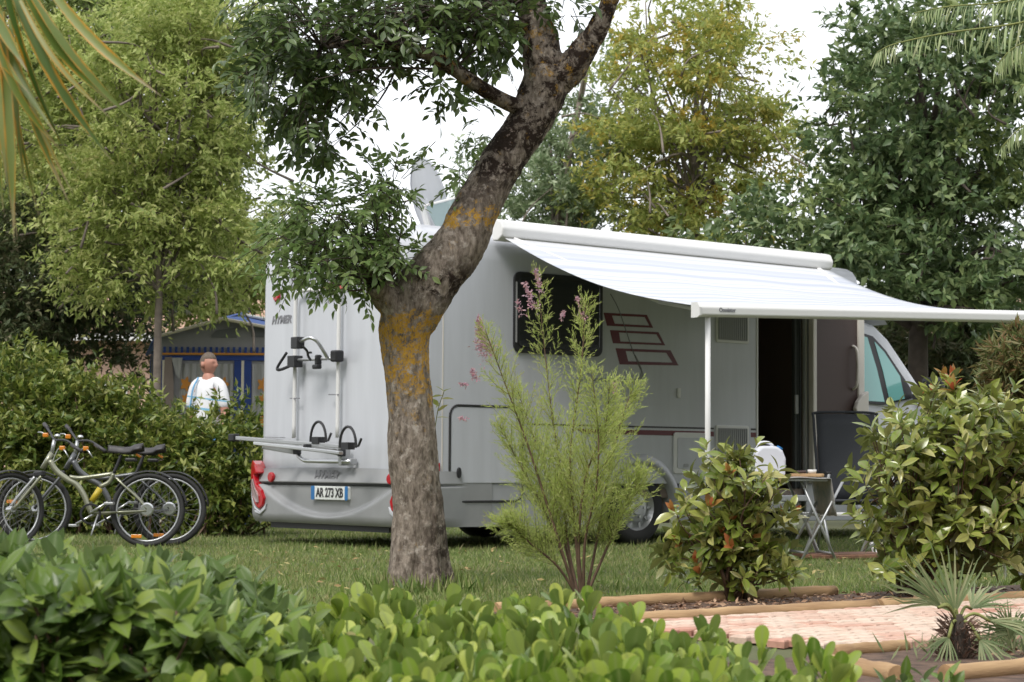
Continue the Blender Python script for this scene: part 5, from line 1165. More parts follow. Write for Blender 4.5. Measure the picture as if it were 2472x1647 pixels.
UPB = [mb_(700, 60, 130, 110, 1.1, -.3), mb_(630, 180, 75, 85, 1, -.3), mb_(730, 240, 80, 85, 1, -.3), mb_(800, 130, 95, 85, 1.1, -.3), mb_(900, 40, 120, 60, 1.1, -.2), mb_(1000, 50, 110, 70, 1.1, -.1), mb_(1090, 70, 85, 85, 1, 0), mb_(1150, 20, 80, 40, 1, 0), mb_(1020, 175, 28, 45, .6, -.15, .15), mb_(720, 320, 60, 35, .8, -.3), mb_(860, 190, 50, 45, .7, -.3, .2), mb_(620, 20, 60, 70, .5, -.2), mb_(1290, 15, 45, 25, .8, .1), mb_(1160, 120, 30, 60, .6, 0, .2), mb_(760, 330, 30, 30, .7, -.3, .15), mb_(1075, 232, 40, 14, .5, -.1, .1), mb_(800, 220, 30, 50, .7, -.3, .2)]
LOB = [mb_(875, 440, 60, 60, .8, -.1, .3), mb_(820, 520, 120, 80, .9, -.1, .4), mb_(700, 500, 85, 80, .7, 0, .4), mb_(650, 560, 55, 55, .6, 0, .3), mb_(790, 595, 120, 55, 1.0, -.1, .4), mb_(880, 585, 60, 45, 1.3, -.05, .22), mb_(690, 630, 75, 28, .6, 0, .3), mb_(915, 430, 34, 60, .8, 0, .2), mb_(1072, 410, 38, 55, .5, .25, .2), mb_(1010, 335, 60, 22, .2, .2, .2), mb_(1100, 300, 45, 60, .25, .25, .2), mb_(810, 645, 40, 26, .6, -.1, .2), mb_(838, 690, 12, 20, .3, -.1, .08), mb_(612, 630, 16, 40, .3, 0, .2)]
def sprigs(blobs, n, rg, nl=9, rl=.17):
    B = np.array(blobs); A = np.pi*B[:, 3]*B[:, 5]*B[:, 6]; kk = rg.choice(len(B), n, p=A/A.sum()); u = unit(rg.normal(size=(n, 3)))*(rg.random(n)**.35)[:, None]; c = B[kk, :3]+u*B[kk, 3:6]
    ax = unit(u+rg.normal(size=(n, 3))*.6+np.array([-.15, -.1, -.35])); side = unit(np.cross(ax, rg.normal(size=(n, 3))*.4+np.array([0, 0, 1])))
    pos, d, up, nrm = [], [], [], np.cross(side, ax)
    L_ = rl*rg.uniform(.7, 1.3, n)
    for j in range(nl):
        if j == nl-1: t = 1.0; dd_ = ax
        else: t = .22+.75*(j//2)/(nl//2); dd_ = unit(side*(1 if j % 2 else -1)+ax*.75)
        droop_ = np.zeros((n, 3)); droop_[:, 2] = -.25*t*t
        pos.append(c+(ax*t+droop_*.4)*L_[:, None]); d.append(unit(dd_+rg.normal(size=(n, 3))*.22+droop_)); up.append(nrm*np.sign(nrm[:, 2:3]+1e-6)+rg.normal(size=(n, 3))*.25)
    return c, ax, L_, np.concatenate(pos), np.concatenate(d), np.concatenate(up)
L_ash_shade = leafmat('leaf_ash_shaded', [(.04, .068, .022), (.065, .105, .03), (.11, .155, .045)], .32, .3, spec=.55, ribc=(.16, .19, .08))  # upper leaves: shade and backlighting put into a darker green
L_ash_lit = leafmat('leaf_ash_lit', [(.09, .15, .045), (.14, .21, .065), (.21, .27, .10)], .34, .42, spec=.5, ribc=(.2, .24, .1))  # lower leaves of the same tree, coloured lighter as if well lit
HIB = [mb_(1130, -170, 210, 110, 1, .1, .6), mb_(1400, -220, 190, 130, 1, 0, .6), mb_(1250, -330, 240, 120, 1, .2, .7), mb_(860, -120, 180, 80, .8, -.2, .5)]      # crown above the picture
ch_, ah_, lh_, ph_, dh_, uh_ = sprigs(HIB, 330, np.random.default_rng(42))
leaf_object('upper_crown', T_ASH, ph_, dh_, uh_, np.full(len(ph_), .068), L_ash_shade, mtree)
cu, au, lu, pu, du, uu = sprigs(UPB, 640, rg); cl, al, ll, pl_, dl, ul = sprigs(LOB, 400, rg, 9, .16)
su = .068*rg.uniform(.75, 1.25, len(pu)); sl2 = .056*rg.uniform(.75, 1.25, len(pl_))
sc_u = view_score(pu, unit(uu), du, TBASE, -.0)+rg.random(len(pu))*.15; sc_l = view_score(pl_, unit(ul), dl, TBASE, 0)+rg.random(len(pl_))*.15
split_leaves(T_ASH, pu, du, uu, su, L_ash_shade, mtree, 160, sc_u, 'foliage'); split_leaves(T_ASH, pl_, dl, ul, sl2, L_ash_lit, mtree, 140, sc_l, 'foliage')
mb = MB()
for c, a, l in list(zip(cu, au, lu))+list(zip(cl, al, ll)): mb.tube([c-a*.03, c+a*l*.5+Vector((0, 0, -.01)), c+a*l*.95+Vector((0, 0, -.03))], [.0025, .002, .0012], 4, False)
for src, lst, nb_ in (([tq(930, 108, -.3), tq(840, 95, -.35), tq(740, 110, -.4), tq(1040, 160, -.15)], cu, 60), ([tq(1222, 10, .2), tq(1235, 60, .18)], cu, 30), ([tq(880, 665, -.1), tq(890, 655, -.08)], cl, 70)):
    for i in rg.choice(len(lst), nb_, False):
        c = lst[i]; a = np.array(src[rg.integers(len(src))])
        if lst is cl and c[0] > a[0]+.12: continue
        limb(mb, [a, (a+c)/2+rg.normal(size=3)*.05+np.array([0, 0, .05]), c], .008, .002, 5, 5)
o = mb.build('twigs', M['barkd'], mtree, fix=False, smooth=True); o['kind'] = 'stuff'

# ================================================================== SHRUBS
def whorls(tips, ax, k, rg, lo=.5, hi=1.25, step=.012, ll=.1):
    """k leaves spiralling down each shoot"""
    n = len(tips); ref = unit(np.cross(ax, rg.normal(size=(n, 3)))); bi = np.cross(ax, ref); pos, d, up, s = [], [], [], []
    ph = rg.random(n)*6.28
    for j in range(k):
        q = ph+j*2.4+rg.normal(size=n)*.2; rad = ref*np.cos(q)[:, None]+bi*np.sin(q)[:, None]
        e = lo+(hi-lo)*j/max(1, k-1)+rg.normal(size=n)*.24
        dd_ = ax*np.cos(e)[:, None]+rad*np.sin(e)[:, None]
        pos.append(tips-ax*(step*j)); d.append(dd_); up.append(ax*np.sin(e)[:, None]-rad*np.cos(e)[:, None]+rg.normal(size=(n, 3))*.15); s.append(ll*rg.uniform(.55, 1.2, n)*(.65+.35*min(1, (j+1)/3)))
    return np.concatenate(pos), np.concatenate(d), np.concatenate(up), np.concatenate(s)
L_phot = leafmat('leaf_photinia', [(.08, .12, .02), (.14, .185, .03), (.22, .25, .05), (.34, .32, .12)], .22, .25, spec=.6, ribc=(.26, .24, .09), back=(.22, .23, .10))
L_photr = leafmat('leaf_photinia_red', [(.20, .14, .03), (.28, .13, .04), (.32, .08, .035)], .35, .3, spec=.5)
def bush(name, label, loc, blobs, nshoot, k, ll, m, mr, redtips, seed, stems, up_bias=.7, n_parts=300, lo=.5, hi=1.3):
    rg = np.random.default_rng(seed); t = thing(name, label, 'shrub', loc); off = np.array(loc, float)
    B = np.array([(b[0]-off[0], b[1]-off[1], b[2]-off[2], *b[3:]) for b in blobs])
    tips, u = blob_points(B, nshoot, rg, .36); tips = tips+u*np.maximum(0, rg.normal(size=(nshoot, 1)))*.05; g = tips[:, 2] > .08; tips, u = tips[g], u[g]
    ax = unit(u*.8+np.array([0, 0, up_bias])+rg.normal(size=u.shape)*.3)
    pos, d, up, s = whorls(tips, ax, k, rg, ll=ll, lo=lo, hi=hi); n = len(tips)
    sc = view_score(pos, unit(up), d, off, .0)
    split_leaves(T_PHOT, pos, d, up, s, m, t, n_parts, sc)
    if redtips:
        i = np.argsort(-(tips[:, 2]+.3*rg.random(n)))[:redtips] if redtips < 12 else rg.choice(n, redtips, False)
        p2, d2, u2, s2 = whorls(tips[i]+ax[i]*.01, ax[i], 4, rg, .15, .6, .006, ll*.75)
        leaf_parts(T_PHOT, p2, d2, u2, s2, mr, t, 'young_leaf')
    mb = MB()
    hub = [np.array([rg.normal()*.04, rg.normal()*.04, 0]) for _ in range(stems)]
    forks = []
    for h in hub:
        c = tips[rg.integers(n)]; mid = h+(c-h)*.55+rg.normal(size=3)*.04; limb(mb, [h, (h+mid)/2+rg.normal(size=3)*.03, mid], .013, .008, 6, 4); forks.append(mid)
    F_ = np.array(forks+hub)
    for i in range(n):
        if rg.random() < .6:
            c = tips[i]-ax[i]*.03; f = F_[np.argmin(((F_[:stems]-c)**2).sum(1))]; limb(mb, [f, (f+c)/2+np.array([0, 0, -.02])+rg.normal(size=3)*.02, c], .005, .0025, 4, 3)
    o = mb.build('stems', M['stem'], t, fix=False, smooth=True); o['kind'] = 'stuff'
    return t
loc = G(1760, 1455)
bush('photinia_bush', 'small glossy photinia bush with orange young tips below the awning leg', (loc.x, loc.y, 0),
     [pb(1690, 1120, 110, 90, 10.8, .3), pb(1620, 1200, 80, 80, 10.8, .25), pb(1760, 1220, 80, 70, 10.8, .25), pb(1690, 1250, 110, 80, 10.8, .28), pb(1695, 1055, 38, 36, 10.8, .15), pb(1540, 1270, 50, 36, 10.8, .15, .9), pb(1640, 1325, 75, 45, 10.8, .2, .9), pb(1740, 1310, 70, 40, 10.8, .2, .8), pb(1800, 1260, 40, 40, 10.8, .12, .8), pb(1735, 1160, 50, 45, 10.8, .2)],
     200, 7, .105, L_phot, L_photr, 22, 51, 8)
loc = G(2190, 1440)
bush('photinia_bush', 'large glossy photinia bush hiding the cab at the right', (loc.x, loc.y, 0),
     [pb(2180, 1010, 190, 120, 11.4, .55), pb(2100, 1110, 150, 120, 11.3, .5), pb(2260, 1120, 170, 150, 11.4, .5), pb(2180, 1230, 210, 90, 11.3, .5), pb(2330, 1040, 110, 130, 11.5, .45), pb(2190, 925, 110, 55, 11.4, .35), pb(2020, 1000, 50, 60, 11.3, .25, .6), pb(2050, 1250, 90, 70, 11.2, .3, .8), pb(2300, 930, 60, 50, 11.4, .2, .6), pb(2380, 1180, 90, 150, 11.5, .4)],
     560, 7, .115, L_phot, L_photr, 8, 52, 16)

# tamarisk
L_tam = leafmat('leaf_tamarisk', [(.26, .34, .08), (.36, .43, .12), (.46, .49, .19)], .6, .45, ncol=(.34, .24, .05), nscale=4, nlo=.58, nhi=.74)
L_pink = leafmat('tamarisk_flower', [(.50, .20, .26), (.62, .32, .38), (.45, .24, .22)], .7, .35)
loc = G(1400, 1438); rg = np.random.default_rng(61)
tam = thing('tamarisk_shrub', 'feathery pale green tamarisk shrub with pink flower plumes before the camper', 'shrub', (loc.x, loc.y, 0)); toff = np.array([loc.x, loc.y, 0])
def t3(px, py, dy=0): return np.array(FP(px, py, loc.y+dy))-toff
stemdef = [((1330, 1375), (1305, 1250), (1290, 1100), (1262, 900), (1235, 640), .1), ((1335, 1375), (1320, 1200), (1310, 1050), (1335, 850), (1345, 700), 0), ((1325, 1375), (1270, 1200), (1215, 1030), (1160, 880), (1115, 760), -.1), ((1345, 1375), (1370, 1250), (1400, 1080), (1430, 960), (1455, 890), .1), ((1340, 1375), (1330, 1250), (1345, 1100), (1390, 980), (1400, 890), -.1),
           ((1330, 1375), (1290, 1270), (1240, 1150), (1190, 1060), (1150, 980), .05), ((1345, 1375), (1390, 1270), (1430, 1180), (1455, 1130), (1475, 1090), 0), ((1330, 1375), (1300, 1260), (1270, 1130), (1225, 1000), (1190, 900), .15), ((1340, 1375), (1345, 1240), (1370, 1120), (1375, 1000), (1360, 860), -.15), ((1330, 1375), (1280, 1300), (1220, 1250), (1190, 1220), (1165, 1200), -.1)]
mb = MB(); mb2 = MB(); bp_, bd_ = [], []; tipsT = []
for s_i, (a, b, c, d_, e, dy) in enumerate(stemdef):
    pts = [t3(*a, 0), t3(*b, dy*.5), t3(*c, dy), t3(*d_, dy*1.3), t3(*e, dy*1.5)]; sp = limb(mb, pts, .009, .0016, 6, 10); tipsT.append(sp[-1]); N = len(sp)
    for j in range(10, N, 1):
        fr_ = j/N; tdir = unit(sp[min(j+1, N-1)]-sp[j-1])
        for q in range(3):
            ang_ = rg.random()*6.28; side = unit(np.cross(tdir, rg.normal(size=3))); Lb = (.30*(1-fr_)+.06)*rg.uniform(.35, 1.25)
            dir_ = unit(side*.8+tdir*.8+np.array([0, 0, .25])); tipb = sp[j]+dir_*Lb+np.array([0, 0, .12*Lb])
            bs = spline([sp[j], sp[j]+dir_*Lb*.5, tipb], 3); mb2.tube([Vector(p) for p in bs], [.0020, .0018, .0015, .0012, .001, .0008, .0006][:len(bs)], 4, False)
            nsub = max(4, int(Lb/.018))
            for m_ in range(nsub):
                t = (m_+.6)/nsub; p0 = sp[j]*(1-t)+tipb*t; bp_.append(p0); bd_.append(unit(dir_+unit(np.cross(dir_, rg.normal(size=3)))*.75+np.array([0, 0, .1])))
o = mb.build('stems', M['stem'], tam, fix=False, smooth=True); o['kind'] = 'stuff'
o = mb2.build('branchlets', M['stemg'], tam, fix=False, smooth=True); o['kind'] = 'stuff'
bp_ = np.array(bp_); bd_ = np.array(bd_); nb_ = len(bp_); pos, d, ss = [], [], []
Lsp = rg.uniform(.03, .065, nb_)
for j in range(10):
    t = j/9; pos.append(bp_+bd_*(Lsp*t)[:, None]); d.append(unit(bd_*1.1+unit(rg.normal(size=(nb_, 3)))*.55)); ss.append(rg.uniform(.016, .030, nb_)*(1-.3*t))
pos = np.concatenate(pos); d = np.concatenate(d); ss = np.concatenate(ss)
leaf_object('foliage', T_NEEDLE, pos, d, rg.normal(size=pos.shape), np.stack([ss, ss*1.25, ss], 1), L_tam, tam, False)
def plume(pts, n, spread, name='flower_plume'):
    P_ = np.array([t3(x, y) for x, y in pts]); w = rg.random(n); seg = np.minimum((w*(len(P_)-1)).astype(int), len(P_)-2); f = w*(len(P_)-1)-seg
    p = P_[seg]*(1-f)[:, None]+P_[seg+1]*f[:, None]+rg.normal(size=(n, 3))*spread*(1.1-w)[:, None]
    dd_ = rg.normal(size=(n, 3)); leaf_object(name, T_QUAD, p, unit(dd_), rg.normal(size=(n, 3)), rg.uniform(.012, .024, n), L_pink, tam, False)
plume([(1118, 815), (1106, 775), (1100, 730)], 900, .026); plume([(1092, 870), (1085, 850)], 110, .012); plume([(1075, 885), (1055, 882)], 70, .006); plume([(1070, 965), (1055, 960)], 50, .006)
plume([(1230, 710), (1215, 680), (1205, 650)], 190, .013); plume([(1240, 670), (1232, 620)], 110, .010); plume([(1200, 720), (1188, 690)], 60, .008); plume([(1345, 740), (1330, 700), (1325, 680)], 90, .009); plume([(1290, 730), (1295, 715)], 60, .008); plume([(1415, 910), (1412, 880)], 60, .008)
# tuft of thin sprout by the trunk
spt = thing('sprout', 'thin yellow-green sprout beside the tree trunk', 'plant', (FP(1000, 1300, 11.9).x, 11.9, 0)); so = np.array(spt.location)
mb = MB(); sp = limb(mb, [np.array(FP(985, 1330, 11.9))-so-np.array([0, 0, .0]), np.array(FP(990, 1100, 11.9))-so, np.array(FP(1003, 960, 11.9))-so, np.array(FP(1020, 900, 11.9))-so], .004, .002, 5, 6); mb.build('stem', M['stemg'], spt, smooth=True)
pts_ = np.array([sp[i] for i in (-1, -1, -2, -3, -4, -5, -6, -7)]); rg2 = np.random.default_rng(3); dd_ = unit(rg2.normal(size=(8, 3))+np.array([0, -.2, .7]))
leaf_parts(T_ASH, pts_, dd_, rg2.normal(size=(8, 3))*.3+np.array([0, -.6, 1]), np.full(8, .075), leafmat('leaf_sprout', [(.24, .27, .06), (.3, .28, .1)], .5, .4), spt)

# dwarf fan palms
L_palm = leafmat('palm_leaf', [(.10, .14, .055), (.16, .20, .09), (.26, .26, .14)], .5, .25)
def fan(root, hub, axis, nrm, n, ln, spread, wd, m, droop=.25, seed=0, name='leaflet'):
    rg = np.random.default_rng(seed); hub = Vector(hub); ax = Vector(axis).normalized(); nr = Vector(nrm); nr = (nr-ax*nr.dot(ax)).normalized(); sd_ = nr.cross(ax)
    for i in range(n):
        q = spread*(i/(n-1)-.5)+rg.normal()*.03; dv = ax*math.cos(q)+sd_*math.sin(q); l = ln*(1-.25*abs(i/(n-1)-.5)*2)*rg.uniform(.85, 1.1); perp = nr.cross(dv).normalized(); V = []; F = []
        K = 6
        for j in range(K+1):
            t = j/K; c = hub+dv*(l*t)+Vector((0, 0, -droop*l*t*t*(.5+rg.random()*.6)))-nr*(.02*t); w = wd*(.35+1.2*t if t < .4 else .83*(1-(t-.4)/.62))
            V += [c+perp*w+nr*w*.5, c, c-perp*w+nr*w*.5]
        for j in range(K):
            a = j*3; F += [(a, a+1, a+4, a+3), (a+1, a+2, a+5, a+4)]
        mb = MB(); mb.add(V, F); mb.build(name, m, root, smooth=True, fix=False)
pc = G(2313, 1596); dp = thing('dwarf_fan_palm', 'small dwarf fan palm with shaggy brown stem beside the pink path', 'palm', (pc.x, pc.y, 0))
mb = MB(); mb.lathe([(.035, 0), (.048, .04), (.045, .09), (.03, .14), (.015, .17)], 14); mb.build('stem', M['barkd'], dp, smooth=True)
rgp = np.random.default_rng(9); nf = 420; az = rgp.random(nf)*6.28; zz = rgp.uniform(.0, .15, nf); rr_ = .042-.15*np.maximum(0, zz-.08); pos = np.stack([rr_*np.cos(az), rr_*np.sin(az), zz], 1); d = np.stack([np.cos(az)*.7, np.sin(az)*.7, rgp.uniform(-.3, .9, nf)], 1)
leaf_object('stem_fibres', T_NEEDLE, pos, unit(d), rgp.normal(size=(nf, 3)), rgp.uniform(.03, .07, nf), leafmat('fibre', [(.06, .035, .025), (.16, .10, .07)], .9, 0), dp)
def palm_leaf(tip_px, hubY, n, ln, spread, wd, seed, nrm=(0, -1, .3), droop=.2):
    h = Vector(P(*tip_px, hubY))-Vector(dp.location); mb = MB(); b0 = Vector((0, 0, .14)); mb.tube([Vector(x) for x in spline([b0, b0*.5+h*.5+Vector((0, 0, .03)), h], 4)], .006, 6); mb.build('leaf_stalk', M['stemg'], dp, smooth=True)
    fan(dp, h, (h-b0).normalized()+Vector((0, 0, .0)), nrm, n, ln, spread, wd, L_palm, droop, seed)
Yp = pc.y
palm_leaf((2305, 1480), Yp, 15, .34, 1.7, .007, 1); palm_leaf((2270, 1462), Yp-.05, 13, .36, 1.0, .007, 2, (.5, -1, .2)); palm_leaf((2345, 1470), Yp+.08, 14, .36, 1.1, .007, 3, (-.4, -1, .3))
palm_leaf((2265, 1467), Yp-.1, 14, .33, .55, .006, 4, (0, -.5, 1), .05); palm_leaf((2390, 1500), Yp, 12, .30, .9, .007, 5, (0, -.6, 1), .35); palm_leaf((2290, 1540), Yp-.08, 10, .20, 1.9, .005, 6, (0, -1, .2), .5); palm_leaf((2365, 1545), Yp-.06, 10, .20, 1.7, .005, 7, (0, -1, .4), .6)
pc2 = G(2440, 1580); dp2 = thing('dwarf_fan_palm', 'low spiky palm tuft at the right edge near the bottom log', 'palm', (pc2.x, pc2.y, 0))
for i, (az_, el) in enumerate(((2.6, .9), (1.9, 1.2), (1.2, 1.1), (.6, .8), (3.0, .5), (2.2, .7))): fan(dp2, (0, 0, .04+.01*i), (math.cos(az_)*math.cos(el), -.2, math.sin(el)), (0, -1, .5), 9, .24, 1.3, .005, L_palm, .5, 20+i)
# thin grass tufts on the bed edges
rg = np.random.default_rng(77); n = 900
s_ = np.concatenate([rg.uniform(.0, 3.2, 350), rg.normal(.95, .25, 300), rg.normal(.3, .25, 250)]); n_ = np.concatenate([rg.normal(1.62, .1, 350), rg.normal(2.0, .15, 300), rg.normal(1.75, .12, 250)])
pos = np.array(E0)[None]+s_[:, None]*np.array(ED)[None]+n_[:, None]*np.array(EN)[None]; pos[:, 2] = .012; d = rg.normal(size=(n, 3))*.6; d[:, 2] = 1
gt = leaf_object('weed_grass', T_NEEDLE, pos, unit(d), rg.normal(size=(n, 3)), rg.uniform(.03, .10, n), L_palm); tag(gt, 'thin weeds and grass tufts on the near planting bed', 'weeds', kind='stuff')

# ================================================================== FOREGROUND HEDGES
L_laur = leafmat('leaf_laurel', [(.05, .09, .016), (.08, .135, .022), (.125, .185, .032), (.19, .24, .05)], .33, .28, spec=.38, ribc=(.24, .30, .14), back=(.17, .23, .11))
L_pitt = leafmat('leaf_pittosporum', [(.07, .13, .018), (.15, .225, .03), (.25, .32, .05), (.38, .43, .10)], .30, .34, spec=.5, ribc=(.32, .38, .13), back=(.20, .27, .08))
L_dry = leafmat('leaf_dry', [(.40, .27, .12), (.52, .42, .2)], .6, .3)
def hedge_top(name, label, loc, topfn, x0, x1, y0, y1, ns, k, ll, tm, m, seed, lo, hi, outw=.5, n_parts=300, depth=.26):
    rg = np.random.default_rng(seed); t = thing(name, label, 'hedge', loc); off = np.array(loc, float)
    x = rg.uniform(x0, x1, ns); y = rg.uniform(y0, y1, ns); zt = topfn(x, y); z = zt-depth*rg.random(ns)**1.7; keep = zt > .05; x, y, z, zt = x[keep], y[keep], z[keep], zt[keep]
    nf_ = int(ns*.5); xf = rg.uniform(x0, x1, nf_); yf = y0-.02+rg.normal(size=nf_)*.03; ztf = topfn(xf, yf); zf = np.maximum(.03, ztf-rg.random(nf_)*ztf)
    X = np.concatenate([x, xf]); Y = np.concatenate([y, yf]); Z = np.concatenate([z, zf]); n = len(X)
    fr_ = np.concatenate([np.zeros(len(x)), np.ones(nf_)]); tips = np.stack([X, Y, Z], 1)-off
    ax = rg.normal(size=(n, 3))*.28; ax[:, 2] += 1; ax[:, 1] -= fr_*outw*1.6+.12; ax = unit(ax)
    pos, d, up, s = whorls(tips, ax, k, rg, lo, hi, .010, ll)
    sc = view_score(pos, unit(up), d, off, 9.0)
    split_leaves(tm, pos, d, up, s, m, t, n_parts, sc)
    i = rg.choice(n, 7, False); leaf_parts(tm, tips[i]+np.array([0, 0, -.02]), unit(ax[i]*.5+rg.normal(size=(7, 3))*.5), rg.normal(size=(7, 3)), np.full(7, ll*.8), L_dry, t, 'dry_leaf')
    mb = MB()
    for i in rg.choice(n, min(n, 420), False):
        p = tips[i]; b = np.array([p[0]+rg.normal()*.05, p[1]+rg.random()*.08, max(-off[2], p[2]-.28)]); limb(mb, [b, (b+p)/2+rg.normal(size=3)*.012, p], .005, .003, 5, 3)
    o = mb.build('stems', M['stemg' if tm is T_PITTO else 'stem'], t, fix=False, smooth=True); o['kind'] = 'stuff'; return t
def wob(x, y, a, s): return a*(np.sin(x*s*2.1+y*s)+.7*np.sin(x*s*4.3-y*s*2.2+1)+.5*np.sin(y*s*5+x*s))
# left: pointed laurel leaves
def top_l(x, y):
    xx = x/y; edge = np.clip((-.098-xx)/.03, 0, 1)     # falls away toward the right
    return (.452+wob(x, y, .016, 3)-.02-.16*np.clip((xx+.165)/.07, 0, 1)-.05*np.clip((5.0-y)/.6, 0, 1))*np.where(xx < -.098, 1, np.maximum(0, 1-(xx+.098)/.012))
hedge_top('laurel_hedge', 'low hedge of pointed glossy leaves at the bottom left', (-1.2, 5.2, 0), top_l, -1.85, -.42, 4.55, 6.1, 800, 7, .098, T_LAUREL, L_laur, 71, .55, 1.35)
# centre and right: rounded upright pittosporum leaves
def top_p(x, y):
    xx = x/y
    h = .282+wob(x, y, .014, 4)-.050*np.clip((xx-.058)/.02, 0, 1)-.05*np.clip((5.1-y)/.7, 0, 1)-.03*np.clip((xx-.10)/.05, 0, 1)
    h = np.where(xx < -.16, h*np.clip((xx+.20)/.04, 0, 1), h); h = np.where(xx > .155, h*np.clip((.185-xx)/.03, .0, 1), h)
    back = 6.05-.55*np.clip((xx-.058)/.03, 0, 1)-.35*np.clip((xx-.09)/.04, 0, 1); h = np.where(y > back, 0, h)
    h = np.where((xx < -.09) & (y > 5.0), h*.5, h)
    return h
hedge_top('pittosporum_hedge', 'low hedge of upright rounded light green leaves along the bottom edge', (.1, 5.2, 0), top_p, -1.0, 1.05, 4.4, 6.05, 980, 6, .094, T_PITTO, L_pitt, 72, .06, .50)
# lone leafy shoots, lower right corner
rg = np.random.default_rng(79)
sh = thing('corner_shrub', 'broad bright leaves poking up in the bottom right corner before the logs', 'shrub', (1.12, 5.9, 0))
tips = np.array([(P(x, y, 5.9)-Vector((1.12, 5.9, 0)))[:] for x, y in ((2180, 1640), (2230, 1635), (2270, 1640), (2140, 1655), (2200, 1660), (2300, 1660))]); ax = unit(rg.normal(size=(6, 3))*.25+np.array([0, -.1, 1]))
pos, d, up, s = whorls(tips, ax, 5, rg, .3, 1.1, .012, .085); leaf_parts(T_LAUREL, pos, d, up, s, L_laur, sh)
for t_, a_ in zip(tips, ax):
    mb = MB(); limb(mb, [(t_[0]*.8, t_[1], 0), t_-a_*.08, t_-a_*.02], .005, .003, 5, 4); mb.build('stem', M['stem'], sh, smooth=True)

# ================================================================== OVERHANGING FRONDS
def frondmat():
    m, n, p, out = newmat('fan_palm_blade'); at = n.nodes.new('ShaderNodeAttribute'); at.attribute_name = 'rib'; at2 = n.nodes.new('ShaderNodeAttribute'); at2.attribute_name = 'along'; oi = n.nodes.new('ShaderNodeObjectInfo'); tcn = n.nodes.new('ShaderNodeTexCoord')
    g = n.nodes.new('ShaderNodeValToRGB'); e = g.color_ramp.elements; e.new(.5); e.new(.75)
    for i, (q_, c) in enumerate(((0, (.06, .12, .02)), (.4, (.10, .16, .025)), (.75, (.20, .24, .05)), (1, (.34, .33, .11)))): e[i].position = q_; e[i].color = (*c, 1)
    n.links.new(oi.outputs['Random'], g.inputs[0])
    nz_ = n.nodes.new('ShaderNodeTexNoise'); nz_.inputs['Scale'].default_value = 9; nz_.inputs['Detail'].default_value = 5; n.links.new(tcn.outputs['Object'], nz_.inputs['Vector'])
    def mr(src, a, b):
        r = n.nodes.new('ShaderNodeMapRange'); r.inputs[1].default_value = a; r.inputs[2].default_value = b; n.links.new(src, r.inputs[0]); return r.outputs[0]
    def mth(op, a, b):
        r = n.nodes.new('ShaderNodeMath'); r.operation = op
        for i, x in enumerate((a, b)):
            if isinstance(x, (int, float)): r.inputs[i].default_value = x
            else: n.links.new(x, r.inputs[i])
        return r.outputs[0]
    def mix(f, a, b):
        r = n.nodes.new('ShaderNodeMix'); r.data_type = 'RGBA'; n.links.new(f, r.inputs[0])
        for i, x in ((6, a), (7, b)):
            if isinstance(x, tuple): r.inputs[i].default_value = (*x, 1)
            else: n.links.new(x, r.inputs[i])
        return r.outputs[2]
    edge = mr(mth('ADD', mth('SUBTRACT', 1.0, at.outputs['Fac']), mth('MULTIPLY', mth('SUBTRACT', nz_.outputs[0], .5), 1.6)), .62, .95)
    c = mix(mth('MULTIPLY', edge, .95), g.outputs[0], (.55, .27, .02))
    tip = mr(mth('ADD', at2.outputs['Fac'], mth('MULTIPLY', mth('SUBTRACT', nz_.outputs[0], .5), .5)), .78, 1.0)
    c = mix(tip, c, mix(nz_.outputs[0], (.20, .12, .06), (.50, .42, .28)))
    n.links.new(c, p.inputs['Base Color']); p.inputs['Roughness'].default_value = .45
    tr = n.nodes.new('ShaderNodeBsdfTranslucent'); n.links.new(c, tr.inputs[0]); ms = n.nodes.new('ShaderNodeMixShader'); ms.inputs[0].default_value = .3
    n.links.new(p.outputs[0], ms.inputs[1]); n.links.new(tr.outputs[0], ms.inputs[2]); n.links.new(ms.outputs[0], out.inputs[0]); return m
M['frond'] = frondmat()
HUBT = Vector(P(20, -330, 4.9)); fl = thing('fan_palm', 'fan palm leaf with orange edges and dry tips hanging in at top left', 'palm', HUBT)
mb = MB(); mb.tube(spline([(0, 0, 0), (-.35, .05, .10), (-.9, .15, -.1)], 5), .012, 8); mb.build('leaf_stalk', M['stemg'], fl, smooth=True)
mb = MB(); zt_ = -HUBT.z; mb.lathe([(.16, zt_), (.14, zt_+.3), (.12, zt_*.5), (.13, -.25), (.10, -.02), (.02, .05)], 16, Matrix.Translation((-.95, .18, 0))); mb.build('trunk', M['barkd'], fl, smooth=True)
for i in range(6):
    az_ = 1.2+i*.85; cen = Vector((-.95, .18, 0)); hb_ = cen+Vector((math.cos(az_)*.55, math.sin(az_)*.55, .22)); mb = MB(); mb.tube([cen, (cen+hb_)/2+Vector((0, 0, .12)), hb_], .012, 6); mb.build('leaf_stalk', M['stemg'], fl, smooth=True)
    fan(fl, hb_, (math.cos(az_), math.sin(az_), -.1), (0, 0, 1), 14, .55, 3.2, .014, L_palm, .55, 40+i)
rg = np.random.default_rng(90)
